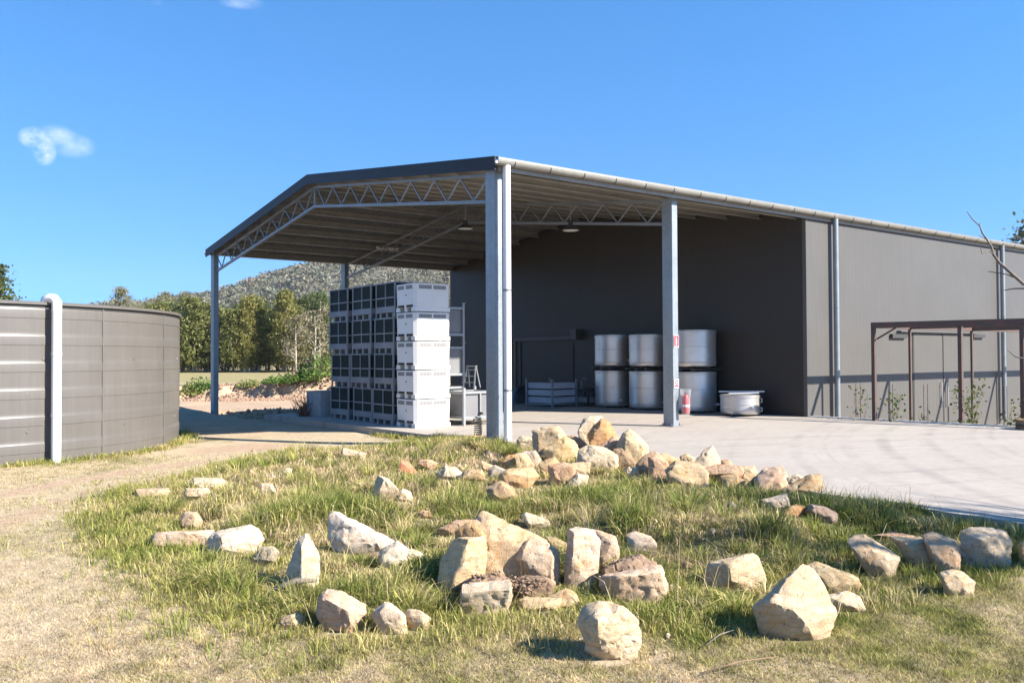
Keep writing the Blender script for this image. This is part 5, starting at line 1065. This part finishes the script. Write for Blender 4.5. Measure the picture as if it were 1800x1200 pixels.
# ------------------------------------------------------------------ grass
FT = np.array(FOOT)
def near_rock(x, y):
    m = np.full(len(x), 9.0)
    for fx_, fy_, rl, rd in FT:
        l = (x-fx_)*hR[0]+(y-fy_)*hR[1]; d = (x-fx_)*hF[0]+(y-fy_)*hF[1]; m = np.minimum(m, np.hypot(np.maximum(np.abs(l)-rl, 0), np.maximum(np.abs(d)-rd, 0)))
    return m
def free(x, y, mg=0.0):
    ok = np.ones(len(x), bool)
    for fx_, fy_, rl, rd in FT:
        l = (x-fx_)*hR[0]+(y-fy_)*hR[1]; d = (x-fx_)*hF[0]+(y-fy_)*hF[1]; ok &= ((l/(rl-mg))**2+(d/(rd-mg))**2) > .8
    return ok
def sample(n, lmax_ratio, d0, d1, pw):
    u = rng.uniform(0, 1, n); d = (d0**(1-pw)+u*(d1**(1-pw)-d0**(1-pw)))**(1/(1-pw)) if pw != 1 else d0*(d1/d0)**u
    l = rng.uniform(-1, 1, n)*lmax_ratio*d; x, y = fromld(l, d); return x, y, l, d
def mixcol(g, jit, tv=None):
    n = len(g); tv = np.ones(n) if tv is None else tv; dry = np.array([(.76, .575, .37)]); grn = np.array([(.185, .24, .04)]); yel = np.array([(.48, .435, .13)])
    f = np.clip(g+rng.normal(0, jit, n), 0, 1)[:, None]; c = np.where(f < .5, dry*(1-2*f)+yel*2*f, yel*(2-2*f)+grn*(2*f-1)); return AL*c*rng.uniform(.62, 1.38, (n, 1))*tv[:, None]
# tall grass on the mound, in tufts
x, y, l, d = sample(46000, .66, 5.2, 20, 1.1); k = pip(MOUND, x, y) & free(x, y) & ~pip(SLAB, x, y); x, y = x[k], y[k]
edge = sm(0, .5, pdist(MOUND, x, y)); pat = vn(x, y, 2.4, 3)+.6*vn(x, y, .8, 8); nt_ = len(x)
hgt = (.05+.16*sm(-.7, 1.0, pat)+.10*rng.uniform(0, 1, nt_)**3)*(.5+.5*edge)
L1, D1 = latdep(x, y); backdry = sm(9.5, 13, D1)
gr = .54+.38*pat-.30*backdry-.12*sm(-.2, -3.5, L1)*backdry+.24*rng.normal(0, 1, nt_)
hgt *= np.where(D1 > 12, .85, 1)*(.42+.58*sm(.02, .38, near_rock(x, y)))
per = 11; ti_ = np.repeat(np.arange(nt_), per); nb = len(ti_); az = rng.uniform(0, 6.28, nb); rr = rng.uniform(0, .075, nb)
X, Y = x[ti_]+np.cos(az)*rr, y[ti_]+np.sin(az)*rr; h = hgt[ti_]*rng.uniform(.45, 1.35, nb); P = np.stack([X, Y, T(X, Y)-.01], 1); dd = latdep(X, Y)[1]
me = blades_mesh('tall_grass', P, h, np.clip(.0046+.00046*dd, .006, .012)*rng.uniform(.7, 1.3, nb), rng.uniform(.1, 1.4, nb)**1.2, az, mixcol(gr[ti_], .24, rng.uniform(.55, 1.4, nt_)[ti_]), M['blade'])
tag(link('tall_grass', me), 'long green and straw grass growing over the rocky mound', 'grass', kind='stuff')
# tussocks with long arching blades
x, y, l, d = sample(2400, .66, 5.4, 19, 1.0); k = pip(MOUND, x, y) & free(x, y) & (near_rock(x, y) > .06) & (vn(x, y, 1.9, 6) > -.1); x, y = x[k][:620], y[k][:620]; n = len(x); per = 64; ti_ = np.repeat(np.arange(n), per); nb = len(ti_)
az = rng.uniform(0, 6.28, nb); sz = rng.uniform(.12, .30, n)*np.where(rng.uniform(0, 1, n) < .2, 1.35, 1)*(.55+.45*sm(.05, .5, near_rock(x, y))); gz = np.clip(.64+.33*rng.normal(0, 1, n), .05, 1); rr = rng.uniform(0, .07, nb); X, Y = x[ti_]+np.cos(az)*rr, y[ti_]+np.sin(az)*rr; dd = latdep(X, Y)[1]
me = blades_mesh('grass_tussocks', np.stack([X, Y, T(X, Y)-.01], 1), sz[ti_]*rng.uniform(.5, 1.2, nb), np.clip(.005+.0004*dd, .006, .011), rng.uniform(.25, 1.7, nb), az, mixcol(gz[ti_], .16, rng.uniform(.6, 1.4, n)[ti_]), M['blade'])
tag(link('grass_tussocks', me), 'arching grass tussocks scattered between the rocks', 'grass', kind='stuff')
# taller dry stalks
x, y, l, d = sample(9000, .66, 5.4, 20, 1.0); k = pip(MOUND, x, y) & free(x, y); x, y = x[k], y[k]; n = len(x); dd = latdep(x, y)[1]; keep = rng.uniform(0, 1, n) < (.25+.6*sm(.1, .9, vn(x, y, 1.7, 9))); x, y, dd = x[keep], y[keep], dd[keep]; n = len(x)
me = blades_mesh('dry_stalks', np.stack([x, y, T(x, y)], 1), rng.uniform(.18, .46, n), .0030+.00030*dd, rng.uniform(.1, 1.2, n), rng.uniform(0, 6.28, n), np.array([(.50, .41, .21)])*rng.uniform(.7, 1.25, (n, 1)), M['blade'])
tag(link('dry_stalks', me), 'dry straw-coloured grass stalks standing out of the green grass', 'grass', kind='stuff')
# mown lawn
x, y, l, d = sample(560000, .72, 4.2, 17, 1.35); k = ~pip(SLAB, x, y) & (np.hypot(x-TC[0], y-TC[1]) > TR+.06) & free(x, y, .045); x, y = x[k], y[k]
ins = pip(MOUND, x, y); dm = pdist(MOUND, x, y); keep = ~ins | (dm < .6) | (rng.uniform(0, 1, len(x)) < .5); di = dirt_at(x, y); keep &= rng.uniform(0, 1, len(x)) > np.clip(di*1.15, 0, .93); x, y = x[keep], y[keep]
n = len(x); g = green_at(x, y); dd = latdep(x, y)[1]; tuft = sm(.1, .9, vn(x, y, .55, 4)*.6+vn(x, y, .23, 6)*.5)
h = (.012+.022*rng.uniform(0, 1, n)+.016*tuft)*(.8+.5*np.clip(g, 0, 1)); 
me = blades_mesh('lawn_grass', np.stack([x, y, T(x, y)-.003], 1), h, np.clip(.0030+.00045*dd, .004, .010)*rng.uniform(.7, 1.3, n), rng.uniform(.2, 1.6, n), rng.uniform(0, 6.28, n), mixcol(g*.8+.14*tuft+.12*vn(x, y, .35, 2), .24, .8+.3*vn(x, y, .3, 5)*.8+.15*rng.normal(0, 1, n)), M['blade'], 1)
tag(link('lawn_grass', me), 'short dry mown lawn around the rocky mound', 'lawn', kind='stuff')
# rank grass fringe at the mound foot, along the slab edge and the tank
xs, ys = [], []
for poly, cl_, wdt, nn in ((MOUND, True, .30, 9000), (SLAB[1:7], False, .16, 5200)):
    for i in range(len(poly)-(0 if cl_ else 1)):
        (x0, y0), (x1, y1) = poly[i], poly[(i+1) % len(poly)]; m_ = max(4, int(nn*math.hypot(x1-x0, y1-y0)/30)); f = rng.uniform(0, 1, m_); xs.append(x0+(x1-x0)*f+rng.normal(0, wdt, m_)); ys.append(y0+(y1-y0)*f+rng.normal(0, wdt, m_))
a = rng.uniform(0, 6.28, 2600); r = TR+.05+np.abs(rng.normal(0, .16, 2600)); xs.append(TC[0]+r*np.cos(a)); ys.append(TC[1]+r*np.sin(a))
x, y = np.concatenate(xs), np.concatenate(ys); ld = latdep(x, y); k = ~pip(SLAB, x, y) & free(x, y) & (ld[1] > 4.6) & (ld[1] < 24) & (np.abs(ld[0]) < .68*ld[1]) & (np.hypot(x-TC[0], y-TC[1]) > TR+.04); x, y = x[k], y[k]; n = len(x)
ti_ = np.repeat(np.arange(n), 7); nb = len(ti_); az = rng.uniform(0, 6.28, nb); X, Y = x[ti_]+np.cos(az)*.03, y[ti_]+np.sin(az)*.03; dd = latdep(X, Y)[1]; hb = rng.uniform(.05, .16, n)
me = blades_mesh('fringe_grass', np.stack([X, Y, T(X, Y)-.005], 1), hb[ti_]*rng.uniform(.5, 1.2, nb), np.clip(.004+.0004*dd, .005, .011), rng.uniform(.2, 1.1, nb), az, mixcol((.6+.25*vn(x, y, 1.5, 2))[ti_], .2), M['blade'])
tag(link('fringe_grass', me), 'rank green grass fringe along the slab edge, tank foot and mound foot', 'grass', kind='stuff')

# ------------------------------------------------------------------ rubble and clods in the dug-out ground
ico = bmesh.new(); bmesh.ops.create_icosphere(ico, subdivisions=1, radius=1); iv = np.array([v.co[:] for v in ico.verts]); fi = np.array([[v.index for v in f.verts] for f in ico.faces]); ico.free()
def rubble(name, label, n, d0, d1, l0, l1, r0, r1, mt):
    d = rng.uniform(d0, d1, n); l = rng.uniform(l0, l1, n)*d/50; x, y = fromld(l, d); z = T(x, y); r = r0+(r1-r0)*rng.uniform(0, 1, n)**3
    V = np.stack([x, y, z+r*.25], 1)[:, None, :]+iv[None]*r[:, None, None]*rng.uniform(.6, 1.4, (n, 1, 3))*rng.uniform(.7, 1.3, (n, 12, 1)); F = (fi[None]+12*np.arange(n)[:, None, None]).reshape(-1, 3)
    tag(link(name, np_mesh(name, V.reshape(-1, 3), F, mt)), label, 'rubble', kind='stuff')
M['rubble'] = simple('ochre_rubble', (.42, .26, .155), .95, 0, .35, 3, .4); M['clod'] = simple('pink_clods', (.33, .205, .14), .95, 0, .35, 2, .4)
rubble('rubble_ledge', 'ochre rubble ledge in the dug-out ground behind the slab', 1500, 39.8, 41.0, -18, -9, .03, .13, M['rubble'])
rubble('bank_clods', 'earth clods on the eroded bank behind the slab', 2200, 53, 58, -19, -9.5, .02, .11, M['clod'])

# ------------------------------------------------------------------ small broken sandstone in the grass
fx2, fy2, l, d = sample(1500, .62, 6.0, 17.5, 1.0); k = pip(MOUND, fx2, fy2) & ~pip(SLAB, fx2, fy2); fx2, fy2 = fx2[k], fy2[k]; sdx = pdist(SLAB, fx2, fy2); k = (rng.uniform(0, 1, len(fx2)) < .05) | ((sdx < 2.2) & (fy2 > -7.5) & (rng.uniform(0, 1, len(fx2)) < .8)); fx2, fy2 = fx2[k], fy2[k]; n = len(fx2)
r = .018+.05*rng.uniform(0, 1, n)**2; V = np.stack([fx2, fy2, T(fx2, fy2)+r*.3], 1)[:, None, :]+iv[None]*r[:, None, None]*rng.uniform(.45, 1.5, (n, 1, 3))*rng.uniform(.5, 1.4, (n, 12, 1)); F = (fi[None]+12*np.arange(n)[:, None, None]).reshape(-1, 3)
M['fragment'] = simple('sandstone_fragments', (.44, .335, .225), .9, 0, .35, 3.5, .5)
tag(link('stone_fragments', np_mesh('stone_fragments', V.reshape(-1, 3), F, M['fragment'])), 'small broken sandstone fragments strewn through the mound grass', 'fragments', kind='stuff')
# ------------------------------------------------------------------ thin air over the valley
hm = bpy.data.materials.new('haze'); hm.use_nodes = True; ht = hm.node_tree; ht.nodes.remove(ht.nodes['Principled BSDF']); pv = ht.nodes.new('ShaderNodeVolumePrincipled'); pv.inputs['Color'].default_value = (.86, .89, .93, 1); pv.inputs['Density'].default_value = .0001; ht.links.new(pv.outputs[0], ht.nodes['Material Output'].inputs['Volume'])
tag(box(-1700, 1800, -1700, 1900, -5, 170).build('haze', hm), 'thin pale haze over the valley and the far hill', 'haze', kind='stuff')
